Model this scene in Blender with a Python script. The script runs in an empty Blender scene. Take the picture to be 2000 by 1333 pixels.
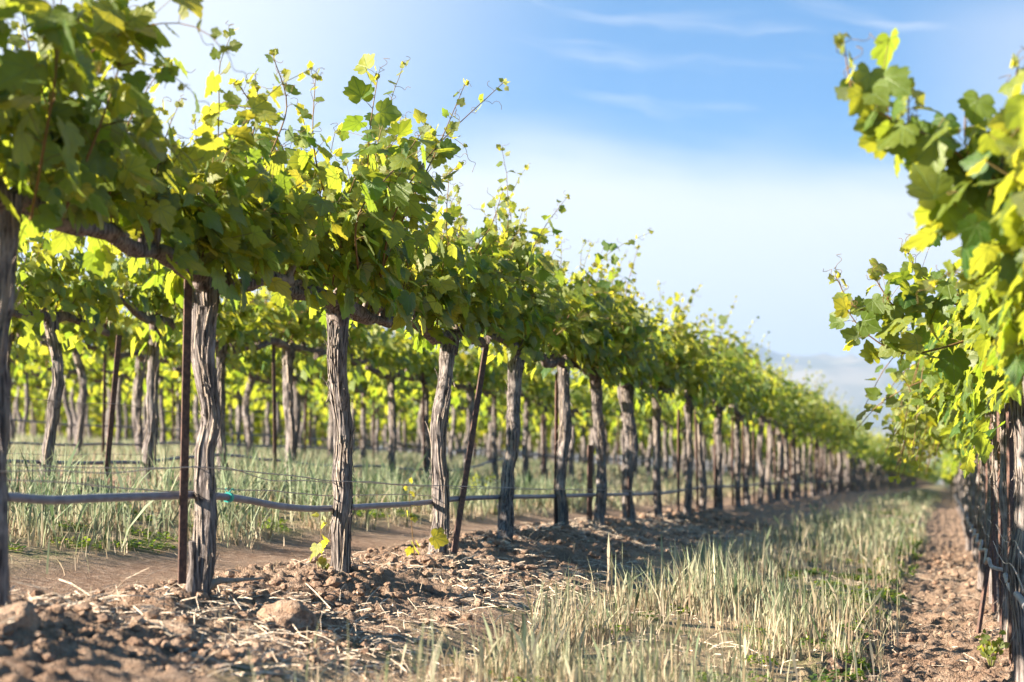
import bpy, math, random
import numpy as np
R = math.radians
sc = bpy.context.scene
# ------------------------------------------------------------------ camera
F_PX = 3600.0; CAM = np.array([0.0, 0.0, 0.47])
TH = math.atan(850 / F_PX * math.cos(math.atan(278.5 / F_PX))); PH = math.atan(278.5 / F_PX)
fw = np.array([-math.sin(TH) * math.cos(PH), math.cos(TH) * math.cos(PH), math.sin(PH)])
rt = np.array([math.cos(TH), math.sin(TH), 0.0])
upv = np.array([math.sin(TH) * math.sin(PH), -math.cos(TH) * math.sin(PH), math.cos(PH)])
cam = bpy.data.cameras.new('camera'); camo = bpy.data.objects.new('camera', cam)
sc.collection.objects.link(camo); sc.camera = camo
camo.location = CAM.tolist(); camo.rotation_euler = (R(90) + PH, 0, TH)
cam.sensor_width = 36; cam.lens = F_PX / 2000 * 36
cam.clip_start = 0.1; cam.clip_end = 60000
cam.dof.use_dof = True; cam.dof.focus_distance = 8.7; cam.dof.aperture_fstop = 2.7
# ------------------------------------------------------------------ light
SUN_EL, SUN_AZ = 23.5, -116.0          # azimuth clockwise from +Y
sd = np.array([math.sin(R(SUN_AZ)) * math.cos(R(SUN_EL)), math.cos(R(SUN_AZ)) * math.cos(R(SUN_EL)), math.sin(R(SUN_EL))])
sun = bpy.data.lights.new('sun', 'SUN'); suno = bpy.data.objects.new('sun', sun); sc.collection.objects.link(suno)
sun.energy = 5.0; sun.angle = R(0.5); sun.color = (1.0, 0.88, 0.72)
from mathutils import Vector
suno.rotation_euler = Vector(sd.tolist()).to_track_quat('Z', 'Y').to_euler()
world = bpy.data.worlds.new('World'); sc.world = world; world.use_nodes = True


class NT:
    def __init__(s, tree): s.t = tree; s.n = tree.nodes; s.l = tree.links
    def put(s, v, sock):
        if isinstance(v, bpy.types.NodeSocket): s.l.new(v, sock)
        elif v is not None:
            try: sock.default_value = v
            except Exception: sock.default_value = (v[0], v[1], v[2])
    def m(s, op, a, b=None, c=None, clamp=False):
        n = s.n.new('ShaderNodeMath'); n.operation = op; n.use_clamp = clamp
        for i, v in enumerate((a, b, c)): s.put(v, n.inputs[i])
        return n.outputs[0]
    def vm(s, op, a, b=None):
        n = s.n.new('ShaderNodeVectorMath'); n.operation = op; s.put(a, n.inputs[0]); s.put(b, n.inputs[1])
        return n.outputs[1] if op in ('DOT_PRODUCT', 'LENGTH') else n.outputs[0]
    def mix(s, f, a, b):
        n = s.n.new('ShaderNodeMix'); n.data_type = 'RGBA'; s.put(f, n.inputs[0]); s.put(a, n.inputs[6]); s.put(b, n.inputs[7])
        return n.outputs[2]
    def ss(s, v, lo, hi, a=0.0, b=1.0):
        n = s.n.new('ShaderNodeMapRange'); n.interpolation_type = 'SMOOTHSTEP'; s.put(v, n.inputs[0])
        for i, x in enumerate((lo, hi, a, b)): n.inputs[i + 1].default_value = x
        return n.outputs[0]
    def noise(s, vec, scale, detail=4, rough=.55):
        n = s.n.new('ShaderNodeTexNoise'); s.put(vec, n.inputs['Vector'])
        n.inputs['Scale'].default_value = scale; n.inputs['Detail'].default_value = detail; n.inputs['Roughness'].default_value = rough
        return n.outputs['Fac']
    def vec(s, x, y, z):
        n = s.n.new('ShaderNodeCombineXYZ')
        for i, v in enumerate((x, y, z)): s.put(v, n.inputs[i])
        return n.outputs[0]
    def sep(s, v):
        n = s.n.new('ShaderNodeSeparateXYZ'); s.put(v, n.inputs[0]); return n.outputs
    def attr(s, name):
        n = s.n.new('ShaderNodeAttribute'); n.attribute_name = name; return n
    def bump(s, h, strength, dist):
        n = s.n.new('ShaderNodeBump'); s.put(h, n.inputs['Height']); n.inputs['Strength'].default_value = strength
        n.inputs['Distance'].default_value = dist; return n.outputs[0]


def make_world():
    k = NT(world.node_tree); k.n.clear()
    geo = k.n.new('ShaderNodeTexCoord').outputs['Generated']
    d = k.vm('NORMALIZE', geo); x, y, z = k.sep(d)
    sky = k.n.new('ShaderNodeTexSky'); sky.sky_type = 'NISHITA'; sky.sun_disc = False
    sky.sun_elevation = R(SUN_EL); sky.sun_rotation = R(SUN_AZ); sky.altitude = 300; sky.air_density = 1.0
    sky.dust_density = 0.6; sky.ozone_density = 2.5
    k.l.new(k.vec(x, y, k.m('MULTIPLY_ADD', z, 2.6, 0.06)), sky.inputs[0])
    az = k.m('ARCTAN2', x, y); el = k.m('ARCSINE', z)
    bst = k.ss(el, .7, .3, 1.0, 1.12)
    col = k.vm('MULTIPLY', sky.outputs[0], k.vec(k.m('MULTIPLY', bst, .08), k.m('MULTIPLY', bst, 1.02), k.m('MULTIPLY', bst, 1.42)))
    # high thin cirrus: streaks stretched along the azimuth
    tilt = k.m('MULTIPLY_ADD', az, 0.13, el)
    wv = k.vec(k.m('MULTIPLY', az, 5.0), k.m('MULTIPLY', tilt, 62.0), 1.7)
    wob = k.noise(k.vec(k.m('MULTIPLY', az, 9), k.m('MULTIPLY', el, 14), 0), 1.0, 3)
    n1 = k.noise(k.vm('ADD', wv, k.vec(0, k.m('MULTIPLY', wob, 2.2), 0)), 0.8, 6, .55)
    streak = k.ss(n1, .49, .76)
    n2 = k.noise(k.vec(k.m('MULTIPLY', az, 3.2), k.m('MULTIPLY', tilt, 13), 4.0), 1.0, 4, .5)
    veil = k.ss(k.m('ADD', k.m('MULTIPLY', el, -13.0), k.m('MULTIPLY_ADD', n2, 2.0, 1.55)), -.35, .85)
    veil = k.m('MULTIPLY', veil, k.ss(k.m('ABSOLUTE', k.m('ADD', az, .25)), .75, 1.7, 1.0, .25))
    # veil toward the sun side (left) and a clearer window of blue ahead
    left = k.m('MULTIPLY', k.ss(k.m('MULTIPLY_ADD', el, -.4, az), -.26, -.52, 0, .86), k.m('MULTIPLY', k.ss(az, -1.5, -.9), k.ss(el, .8, .35)))
    right = k.m('MULTIPLY', k.ss(az, -.05, .06, 0, .42), k.ss(az, .9, .4))
    v = k.m('MAXIMUM', k.m('MAXIMUM', veil, left), k.m('MULTIPLY', right, k.ss(el, .27, .235)))
    v = k.m('MAXIMUM', v, k.m('MULTIPLY', streak, .65))
    v = k.m('MULTIPLY', v, .96)
    cloud = k.mix(k.ss(el, .03, .15), (3.9, 3.75, 4.1, 1), (4.9, 4.85, 4.9, 1))
    fin = k.mix(v, col, cloud)
    bg = k.n.new('ShaderNodeBackground'); k.l.new(fin, bg.inputs[0]); bg.inputs[1].default_value = 0.055
    out = k.n.new('ShaderNodeOutputWorld'); k.l.new(bg.outputs[0], out.inputs[0])


make_world()
sc.view_settings.view_transform = 'Standard'; sc.view_settings.look = 'None'
sc.view_settings.gamma = 1.0; sc.view_settings.use_curve_mapping = False
sc.view_settings.exposure = 2.08
sc.cycles.use_denoising = True
try:
    sc.cycles.denoiser = 'OPENIMAGEDENOISE'; sc.cycles.denoising_prefilter = 'ACCURATE'
except Exception: pass
sc.cycles.max_bounces = 8; sc.cycles.diffuse_bounces = 2; sc.cycles.transmission_bounces = 4
sc.cycles.volume_bounces = 0; sc.cycles.transparent_max_bounces = 8
sc.cycles.caustics_reflective = False; sc.cycles.caustics_refractive = False


# ------------------------------------------------------------------ projections
def ray(px, py):
    d = fw + rt * (px - 1000) / F_PX + upv * (666.5 - py) / F_PX
    return d / np.linalg.norm(d)
def hit_x(px, py, X):
    d = ray(px, py); return CAM + d * (X - CAM[0]) / d[0]
def at_depth(px, py, dep):
    d = ray(px, py); return CAM + d * dep / float(d @ fw)


# ------------------------------------------------------------------ noise
def _h(ix, iy, iz):
    n = (ix.astype(np.int64) * 374761393 + iy.astype(np.int64) * 668265263 + iz.astype(np.int64) * 2147483647) & 0xffffffff
    n = ((n ^ (n >> 13)) * 1274126177) & 0xffffffff
    n = (n ^ (n >> 16)) & 0xffffffff
    return n / 4294967295.0
def vnoise(x, y, z=0.0):
    x, y, z = np.broadcast_arrays(np.asarray(x, float), np.asarray(y, float), np.asarray(z, float))
    ix, iy, iz = np.floor(x), np.floor(y), np.floor(z)
    fx, fy, fz = x - ix, y - iy, z - iz
    fx, fy, fz = (t * t * (3 - 2 * t) for t in (fx, fy, fz))
    ix, iy, iz = ix.astype(np.int64), iy.astype(np.int64), iz.astype(np.int64)
    def L(a, b, t): return a + (b - a) * t
    c = [[[_h(ix + i, iy + j, iz + k) for k in (0, 1)] for j in (0, 1)] for i in (0, 1)]
    return L(L(L(c[0][0][0], c[1][0][0], fx), L(c[0][1][0], c[1][1][0], fx), fy),
             L(L(c[0][0][1], c[1][0][1], fx), L(c[0][1][1], c[1][1][1], fx), fy), fz)
def fbm(x, y, z=0.0, o=4):
    s = 0; a = .5; x = np.asarray(x, float); y = np.asarray(y, float)
    for i in range(o):
        s = s + a * vnoise(x * 2 ** i + 17.3 * i, y * 2 ** i - 9.1 * i, np.asarray(z) * 2 ** i); a *= .5
    return s


# ------------------------------------------------------------------ mesh builder
class MB:
    def __init__(s): s.v = []; s.f3 = []; s.f4 = []; s.m3 = []; s.m4 = []; s.a = []; s.n = 0
    def add(s, V, F, mat=0, attr=None):
        V = np.asarray(V, float).reshape(-1, 3); F = np.asarray(F, np.int64)
        if len(F):
            if F.shape[1] == 3: s.f3.append(F + s.n); s.m3.append(np.full(len(F), mat))
            else: s.f4.append(F + s.n); s.m4.append(np.full(len(F), mat))
        s.v.append(V); s.a.append(np.zeros_like(V) if attr is None else np.asarray(attr, float).reshape(-1, 3)); s.n += len(V)
    def mesh(s, name, mats, smooth=True):
        me = bpy.data.meshes.new(name); V = np.concatenate(s.v)
        f3 = np.concatenate(s.f3) if s.f3 else np.zeros((0, 3), np.int64); f4 = np.concatenate(s.f4) if s.f4 else np.zeros((0, 4), np.int64)
        loops = np.concatenate([f3.ravel(), f4.ravel()]).astype(np.int32); nf = len(f3) + len(f4)
        st = np.concatenate([np.arange(len(f3)) * 3, len(f3) * 3 + np.arange(len(f4)) * 4]).astype(np.int32)
        me.vertices.add(len(V)); me.vertices.foreach_set('co', V.astype(np.float32).ravel())
        me.loops.add(len(loops)); me.loops.foreach_set('vertex_index', loops)
        me.polygons.add(nf); me.polygons.foreach_set('loop_start', st)
        mi = np.concatenate((s.m3 or [np.zeros(0)]) + (s.m4 or [np.zeros(0)])).astype(np.int32)
        me.polygons.foreach_set('material_index', mi)
        me.polygons.foreach_set('use_smooth', np.full(nf, smooth))
        at = me.attributes.new('lc', 'FLOAT_VECTOR', 'POINT'); at.data.foreach_set('vector', np.concatenate(s.a).astype(np.float32).ravel())
        for m in (mats if isinstance(mats, (list, tuple)) else [mats]): me.materials.append(m)
        me.update(calc_edges=True)
        return me
    def obj(s, name, mats, parent=None, smooth=True):
        return link(name, s.mesh(name, mats, smooth), parent)


def link(name, me, parent=None):
    o = bpy.data.objects.new(name, me); sc.collection.objects.link(o)
    if parent is not None: o.parent = parent
    return o
def tag(o, label=None, cat=None, group=None, kind=None):
    for k_, v_ in (('label', label), ('category', cat), ('group', group), ('kind', kind)):
        if v_: o[k_] = v_
    return o
def thing(name, label, cat, loc, group=None, rz=0, s=(1, 1, 1)):
    o = bpy.data.objects.new(name, None); sc.collection.objects.link(o); o.empty_display_size = .2
    o.location = [float(c) for c in loc]; o.rotation_euler = (0, 0, rz); o.scale = s
    return tag(o, label, cat, group)


def nrm(a): return a / (np.linalg.norm(a, axis=-1, keepdims=True) + 1e-9)
def spline(P, n):
    P = np.asarray(P, float); m = len(P)
    if m == 2: t = np.linspace(0, 1, n)[:, None]; return P[0] * (1 - t) + P[1] * t
    Q = np.vstack([2 * P[0] - P[1], P, 2 * P[-1] - P[-2]]); t = np.linspace(0, m - 1 - 1e-6, n); i = t.astype(int); f = (t - i)[:, None]
    a, b, c, d = Q[i], Q[i + 1], Q[i + 2], Q[i + 3]
    return .5 * (2 * b + (c - a) * f + (2 * a - 5 * b + 4 * c - d) * f * f + (3 * b - a - 3 * c + d) * f ** 3)
def tube(mb, P, rad, ns=6, mat=0, attr=None, cap=True, disp=None):
    P = np.asarray(P, float); n = len(P); rad = np.broadcast_to(np.asarray(rad, float), (n,))
    T = nrm(np.gradient(P, axis=0)); ref = np.array([0, 1, 0.]) if abs(T[:, 1]).mean() < .8 else np.array([1., 0, 0])
    U = nrm(np.cross(T, ref)); W = np.cross(T, U); th = np.arange(ns) * 2 * math.pi / ns
    r = rad[:, None] * (np.ones((n, ns)) if disp is None else disp)
    V = P[:, None] + r[..., None] * (np.cos(th)[None, :, None] * U[:, None] + np.sin(th)[None, :, None] * W[:, None])
    i = np.arange(n - 1)[:, None] * ns; j = np.arange(ns)[None]; j2 = (j + 1) % ns
    Fq = np.stack([i + j, i + j2, i + ns + j2, i + ns + j], -1).reshape(-1, 4)
    V = V.reshape(-1, 3); A = None if attr is None else np.broadcast_to(np.asarray(attr, float), V.shape)
    mb.add(V, Fq, mat, A)
    if cap:
        for e, idx in ((0, 0), (1, n - 1)):
            ring = V[idx * ns:(idx + 1) * ns]; c = P[idx][None]
            k_ = np.arange(ns); F3 = np.stack([np.full(ns, ns), (k_ + 1) % ns, k_] if not e else [np.full(ns, ns), k_, (k_ + 1) % ns], -1)
            VV = np.vstack([ring, c]); mb.add(VV, F3, mat, None if attr is None else np.broadcast_to(np.asarray(attr, float), VV.shape))


# ------------------------------------------------------------------ materials
def mat(name):
    m = bpy.data.materials.new(name); m.use_nodes = True; k = NT(m.node_tree); k.n.clear()
    out = k.n.new('ShaderNodeOutputMaterial'); return m, k, out
def princ(k, out, col, rough=.8, bump=None, spec=.3, metal=0.0):
    p = k.n.new('ShaderNodeBsdfPrincipled'); k.put(col, p.inputs['Base Color']); k.put(rough, p.inputs['Roughness'])
    p.inputs['Specular IOR Level'].default_value = spec; p.inputs['Metallic'].default_value = metal
    if bump is not None: k.l.new(bump, p.inputs['Normal'])
    k.l.new(p.outputs[0], out.inputs[0]); return p


def leaf_material():
    m, k, out = mat('vine_leaf')
    a = k.attr('lc').outputs['Vector']; u, v, r = k.sep(a)
    au = k.m('ABSOLUTE', u); vv = k.m('SUBTRACT', v, .05)
    ds = []
    for ang in (0, 38, 80):
        c, s_ = math.cos(R(ang)), math.sin(R(ang))
        ds.append(k.m('ABSOLUTE', k.m('SUBTRACT', k.m('MULTIPLY', au, c), k.m('MULTIPLY', vv, s_))))
    d = k.m('MINIMUM', k.m('MINIMUM', ds[0], ds[1]), ds[2])
    side = k.m('ABSOLUTE', k.m('SINE', k.m('MULTIPLY', k.m('ADD', vv, au), 34.0)))
    vein = k.m('MAXIMUM', k.ss(d, .028, .008), k.m('MULTIPLY', k.ss(side, .2, .04), .12))
    nz = k.noise(k.vm('MULTIPLY', a, (1, 1, 9)), 3.0, 4)
    deep = k.mix(r, (.026, .085, .014, 1), (.25, .27, .025, 1))
    base = k.mix(k.ss(nz, .4, .72), deep, k.mix(r, (.065, .15, .03, 1), (.34, .36, .10, 1)))
    base = k.mix(k.m('MULTIPLY', vein, .75), base, (.20, .28, .08, 1))
    spot = k.ss(k.noise(k.vm('ADD', k.vm('MULTIPLY', a, (1, 1, 0)), k.vec(k.m('MULTIPLY', r, 37), k.m('MULTIPLY', r, 91), 0)), 7.0, 3, .6), .66, .74)
    base = k.mix(k.m('MULTIPLY', spot, .7), base, (.21, .13, .05, 1))
    geo = k.n.new('ShaderNodeNewGeometry')
    under = k.mix(k.m('MULTIPLY', vein, .4), k.mix(r, (.085, .135, .06, 1), (.25, .26, .13, 1)), (.26, .29, .15, 1))
    top = base
    col = k.mix(k.m('MULTIPLY', geo.outputs['Backfacing'], .75), top, under)
    trc = k.mix(r, (.32, .45, .03, 1), (.76, .66, .05, 1))
    trc = k.mix(k.m('MULTIPLY', vein, .6), trc, (.09, .15, .02, 1))
    trc = k.mix(k.m('MULTIPLY', spot, .7), trc, (.16, .09, .02, 1))
    bmp = k.bump(k.m('ADD', k.m('MULTIPLY', vein, -.6), k.noise(a, 14, 3)), .45, .004)
    p = k.n.new('ShaderNodeBsdfPrincipled'); k.l.new(col, p.inputs['Base Color'])
    k.put(k.m('MULTIPLY_ADD', nz, .25, .30), p.inputs['Roughness']); p.inputs['Specular IOR Level'].default_value = .45
    k.l.new(bmp, p.inputs['Normal'])
    t = k.n.new('ShaderNodeBsdfTranslucent'); k.l.new(trc, t.inputs[0])
    mx = k.n.new('ShaderNodeMixShader'); mx.inputs[0].default_value = .50
    k.l.new(p.outputs[0], mx.inputs[1]); k.l.new(t.outputs[0], mx.inputs[2]); k.l.new(mx.outputs[0], out.inputs[0])
    return m
def shoot_material():
    m, k, out = mat('green_shoot'); r = k.sep(k.attr('lc').outputs['Vector'])[2]
    princ(k, out, k.mix(r, (.13, .15, .035, 1), (.20, .085, .04, 1)), .55); return m
def bark_material(name='bark', tint=(1, 1, 1)):
    m, k, out = mat(name)
    tc = k.n.new('ShaderNodeTexCoord').outputs['Object']
    x, y, z = k.sep(tc)
    fib = k.noise(k.vec(k.m('MULTIPLY', x, 60), k.m('MULTIPLY', y, 60), k.m('MULTIPLY', z, 5)), 1.6, 6, .62)
    big = k.noise(tc, 9, 4)
    fine = k.noise(k.vec(k.m('MULTIPLY', x, 220), k.m('MULTIPLY', y, 220), k.m('MULTIPLY', z, 22)), 1, 3)
    T = lambda c: (c[0] * tint[0], c[1] * tint[1], c[2] * tint[2], 1)
    c = k.mix(k.ss(fib, .36, .62), T((.045, .036, .034)), T((.26, .225, .21)))
    c = k.mix(k.ss(big, .48, .72, 0, .7), c, T((.42, .37, .34)))
    c = k.mix(k.m('MULTIPLY', k.ss(fine, .5, .7), .35), c, T((.13, .10, .09)))
    r = k.sep(k.attr('lc').outputs['Vector'])[2]
    c = k.mix(k.m('MULTIPLY', r, .8), c, T((.52, .42, .33)))
    b = k.bump(k.m('ADD', fib, k.m('MULTIPLY', fine, .35)), .9, .012)
    princ(k, out, c, .92, b, .15); return m


def soil_color(k, pos):
    n1 = k.noise(pos, 1.3, 5, .6); n2 = k.noise(pos, 22, 5, .65); n3 = k.noise(pos, 130, 3, .6)
    c = k.mix(k.ss(n1, .35, .65), (.22, .14, .095, 1), (.36, .25, .175, 1))
    c = k.mix(k.ss(n2, .42, .66, 0, .75), c, (.43, .32, .24, 1))
    c = k.mix(k.ss(n3, .48, .68, 0, .65), c, (.11, .066, .047, 1))
    return c, n2, n3
def ground_material():
    m, k, out = mat('vineyard_soil')
    g = k.n.new('ShaderNodeNewGeometry').outputs['Position']; x, y, z = k.sep(g)
    c, n2, n3 = soil_color(k, g)
    # straw and grass litter in the alleys (baked mask per vertex: lc.x), compacted wheel track in lc.y
    a = k.sep(k.attr('lc').outputs['Vector'])
    lit = k.noise(k.vec(k.m('MULTIPLY', x, 40), k.m('MULTIPLY', y, 26), 0), 1.2, 5, .7)
    strawc = k.mix(k.noise(g, 60, 3), (.30, .23, .13, 1), (.42, .35, .22, 1))
    strawc = k.mix(k.ss(k.noise(g, 3.0, 4), .45, .65), strawc, (.15, .17, .07, 1))
    f = k.m('MULTIPLY', a[0], k.ss(lit, .38, .58, .25, 1))
    c = k.mix(f, c, strawc)
    far = k.ss(y, 120, 400)
    fc = k.mix(k.ss(k.noise(g, .02, 4), .4, .6), (.10, .12, .05, 1), (.24, .21, .12, 1))
    c = k.mix(far, c, fc)
    b = k.bump(k.m('ADD', n2, k.m('MULTIPLY', n3, .6)), 1.0, .03)
    princ(k, out, c, .95, b, .1); return m
def clod_material():
    m, k, out = mat('soil_clod'); g = k.n.new('ShaderNodeNewGeometry').outputs['Position']
    c, n2, n3 = soil_color(k, g); r = k.sep(k.attr('lc').outputs['Vector'])[2]
    c = k.mix(k.m('MULTIPLY', r, .35), c, (.20, .12, .085, 1))
    princ(k, out, c, .95, k.bump(k.m('ADD', n2, n3), .8, .012), .1); return m
def blade_material():
    m, k, out = mat('grass_blade')
    u, v, r = k.sep(k.attr('lc').outputs['Vector'])     # u: dryness, v: height along the blade
    green = k.mix(r, (.07, .13, .045, 1), (.36, .42, .26, 1))
    dry = k.mix(r, (.30, .20, .12, 1), (.66, .53, .39, 1))
    c = k.mix(u, green, dry)
    pr = k.n.new('ShaderNodeBsdfPrincipled'); k.l.new(c, pr.inputs['Base Color']); pr.inputs['Roughness'].default_value = .6
    pr.inputs['Specular IOR Level'].default_value = .25
    t = k.n.new('ShaderNodeBsdfTranslucent'); k.l.new(c, t.inputs[0])
    mx = k.n.new('ShaderNodeMixShader'); mx.inputs[0].default_value = .42
    k.l.new(pr.outputs[0], mx.inputs[1]); k.l.new(t.outputs[0], mx.inputs[2]); k.l.new(mx.outputs[0], out.inputs[0]); return m
def plain(name, c1, c2, rough, scale=30, spec=.3, metal=0, bumpd=.002):
    m, k, out = mat(name); tc = k.n.new('ShaderNodeTexCoord').outputs['Object']
    n = k.noise(tc, scale, 5, .6)
    princ(k, out, k.mix(k.ss(n, .38, .64), c1 + (1,), c2 + (1,)), k.m('MULTIPLY_ADD', n, .3, rough - .15), k.bump(n, .4, bumpd), spec, metal); return m


M_LEAF = leaf_material(); M_SHOOT = shoot_material(); M_BARK = bark_material(); M_CORD = bark_material('cordon_bark', (.95, .88, .86))
M_GROUND = ground_material(); M_CLOD = clod_material(); M_BLADE = blade_material()
M_STRAW = plain('straw', (.36, .27, .19), (.62, .53, .42), .7, 60)
M_RUST = plain('rusted_steel', (.070, .040, .032), (.155, .085, .062), .75, 45, .4, .2)
M_HOSE = plain('hose_plastic', (.085, .095, .15), (.15, .165, .23), .42, 14, .5)
M_HOSE_LIT = plain('sunlit_hose_plastic', (.17, .16, .17), (.30, .29, .30), .55, 25, .4)  # paler hose plastic for the right row, sunlight painted into its colour
M_WIRE = plain('wire', (.34, .28, .25), (.52, .45, .41), .5, 60, .5, .2)
M_TIE = plain('teal_tie', (.02, .30, .25), (.04, .42, .34), .5, 30)

# ------------------------------------------------------------------ terrain
ROW = {0: .32, 1: -2.73, 2: -5.80, 3: -8.85, 4: -11.9, 5: -14.95, 6: -18.0, 7: -21.05, 8: -24.1}
PX_ = [-6000, -60, -24, -18, -15, -11.9, -8.85, -5.8, -4.2, -2.73, -1.2, .32, 3.4, 8, 3000]
PZ_ = [1.6, 1.6, 1.32, 1.12, 1.00, .84, .63, .40, .17, 0, -.20, -.36, -.58, -.8, -.9]
def gbase(X, Y):
    X = np.asarray(X, float); Y = np.asarray(Y, float)
    rise = np.interp(Y, [4, 5.3, 6.6, 8, 10, 12, 16, 20, 40, 90], [.08, .05, 0, .035, .045, .09, .09, .10, .19, .19])
    w = np.interp(X, [-2, .0], [1, .55])
    near = np.interp(X, [-5.6, -5.0], [0, 1]) * .15 + .85
    return np.interp(X, PX_, PZ_) + rise * w * near
def rowdist(X):
    X = np.asarray(X, float); return np.abs((X - .32 + 1.525) % 3.05 - 1.525)
def gfull(X, Y):
    X = np.asarray(X, float); Y = np.asarray(Y, float)
    z = gbase(X, Y); rd = rowdist(X)
    near = np.clip(1.4 - Y / 70, 0, 1)
    berm = np.exp(-(rd / .42) ** 2)
    z = z + near * (.05 * berm - .05)
    # right hand bare strip is a shallow furrow with a little step at the edge of the grass
    inr = (X > -.60) & (X < .9)
    wob = .07 * (fbm(Y * 1.3, 3.1, 0, 3) - .45)
    step = 1 / (1 + np.exp(-(X + .42 + wob) / .035)) * (X < .9)
    z = z - near * .05 * step
    rough = np.clip(np.exp(-(rd / .62) ** 4) + .9 * inr + .18, 0, 1.0) * near
    comp = np.exp(-((X + 3.62) / .33) ** 4); rough = rough * (1 - .9 * comp); z = z - .035 * comp * near
    track = np.exp(-((X + 1.72 - .05 * np.sin(Y)) / .20) ** 4) * (Y < 16)
    rough = rough * (1 - .8 * track); z = z - .03 * track + track * .008 * np.sin((Y * .92 + X * .5) * 75)
    def bil(s, ox): return np.abs(vnoise(X * s + ox, Y * s * .9 + ox * 1.7) * 2 - 1)
    w1 = fbm(X * 2, Y * 2, 5.5, 2) * 1.5
    cl = .050 * (fbm(X * 3.1 + w1, Y * 3.1, 2.2, 3) - .4) + .030 * (1 - bil(9, 3.3)) ** 2 + .026 * (1 - bil(19, 8.3)) ** 2 + .028 * (1 - bil(36, 1.3)) ** 2 * (vnoise(X * 5, Y * 5, 9) + .3)
    mound = np.exp(-((rd / .16) ** 2)) * .03 * (np.sin(Y * 3.93 + 1.1) > -.2) * near
    z = z + mound
    return z + rough * (cl - .036) + .006 * near * fbm(X * 30, Y * 30, 0, 2)


def build_ground():
    xs = [-5.4]
    while xs[-1] < .95: xs.append(xs[-1] + .0195)
    L = []; d = .03; x = -5.4
    while x > -18000: x -= d; L.append(x); d *= 1.075
    Rr = []; d = .03; x = xs[-1]
    while x < 11000: x += d; Rr.append(x); d *= 1.09
    xs = np.array(L[::-1] + xs + Rr)
    ys = [-30, -15, -8, -4, -1.5, 0, 1, 2, 2.8, 3.4]
    d = .02
    while ys[-1] < 17500:
        ys.append(ys[-1] + d)
        if ys[-1] > 11.5: d *= 1.035
    ys = np.array(ys); X, Y = np.meshgrid(xs, ys); Z = gfull(X, Y); nx, ny = len(xs), len(ys)
    V = np.stack([X, Y, Z], -1).reshape(-1, 3)
    i = np.arange(ny - 1)[:, None] * nx; j = np.arange(nx - 1)[None]
    Fq = np.stack([i + j, i + j + 1, i + nx + j + 1, i + nx + j], -1).reshape(-1, 4)
    rd = rowdist(X); nz = fbm(X * 2.5, Y * 2.5, 1.0, 3)
    m = np.clip((rd - .62 + (nz - .47) * .7) / .22, 0, 1)
    m = np.where((X > -.52) & (X < .95), 0, m); m = m * (1 - np.exp(-((X + 3.62) / .36) ** 4)) * (1 - .7 * np.exp(-((X + 1.72) / .22) ** 4) * (Y < 16))
    A = np.stack([m, m * 0, m * 0], -1).reshape(-1, 3)
    mb = MB(); mb.add(V, Fq, 0, A); tag(mb.obj('ground', M_GROUND), kind='structure')


build_ground()

# ------------------------------------------------------------------ hills
def build_hills():
    m, k, out = mat('dry_hills'); g = k.n.new('ShaderNodeNewGeometry').outputs['Position']
    n = k.noise(k.vm('MULTIPLY', g, (.0016, .0016, .005)), 1.0, 6, .6)
    princ(k, out, k.mix(k.ss(n, .4, .62), (.13, .125, .07, 1), (.36, .29, .19, 1)), .95)
    K = 3.0; xs = np.linspace(-5200, 2600, 240); ys = np.linspace(2300, 5200, 90); X, Y = np.meshgrid(xs, ys)
    env1 = np.exp(-((Y - 2900) / 330) ** 2) * (90 + 40 * np.sin(X / 340 + 1)) * np.clip(1 - (X + 300) / 2600, .1, 1.3)
    top = np.interp(X, [-5200, -2000, -1300, -900, -500, 0, 2600], [230, 300, 360, 372, 330, 262, 165])
    env2 = np.exp(-(np.clip(Y - 4300, -5000, 0) / 620) ** 2) * np.clip(1 - (Y - 4300) / 1300, .0, 1) * top
    r = 1 - np.abs(fbm(X / 420, Y / 420, 3.0, 5) * 2.1 - 1)
    Z = np.maximum(env1 * (.45 + .6 * r), env2 * (.72 + .33 * r)) - 6
    edge = np.clip((Y - 2300) / 150, 0, 1) * np.clip((5200 - Y) / 150, 0, 1); Z = Z * edge - 8 * (1 - edge)
    nx, ny = len(xs), len(ys); V = (np.stack([X, Y, Z], -1) * K).reshape(-1, 3)
    i = np.arange(ny - 1)[:, None] * nx; j = np.arange(nx - 1)[None]
    mb = MB(); mb.add(V, np.stack([i + j, i + j + 1, i + nx + j + 1, i + nx + j], -1).reshape(-1, 4))
    tag(mb.obj('hills', m), kind='structure')


build_hills()

# ------------------------------------------------------------------ leaves
def fan(outl, c, ring):
    o = np.array(outl, float); o = np.vstack([o, o[1:-1][::-1] * [-1, 1]]); n = len(o); k = np.arange(n); k2 = (k + 1) % n
    c = np.array(c)
    if ring:
        inner = c + (o - c) * .55; V = np.vstack([[c], inner, o])
        return V, np.stack([np.zeros(n, int), 1 + k2, 1 + k], -1), np.stack([1 + k, 1 + k2, 1 + n + k2, 1 + n + k], -1)
    return np.vstack([[c], o]), np.stack([np.zeros(n, int), 1 + k2, 1 + k], -1), None
HI = fan([(0, .03), (.08, -.12), (.23, -.19), (.36, -.13), (.49, .05), (.43, .13), (.57, .25), (.61, .38), (.50, .41), (.52, .53), (.33, .55), (.29, .74), (.17, .80), (.11, .91), (0, 1)], (0, .25), True)
MID = fan([(0, .03), (.22, -.16), (.47, .03), (.58, .34), (.40, .52), (.22, .76), (0, 1)], (0, .28), False)
LO = fan([(0, -.05), (.48, .05), (.42, .58), (0, 1)], (0, .3), False)
HI[1][:] = HI[1][:, ::-1]; MID[1][:] = MID[1][:, ::-1]; LO[1][:] = LO[1][:, ::-1]; HI[2][:] = HI[2][:, ::-1]


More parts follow.
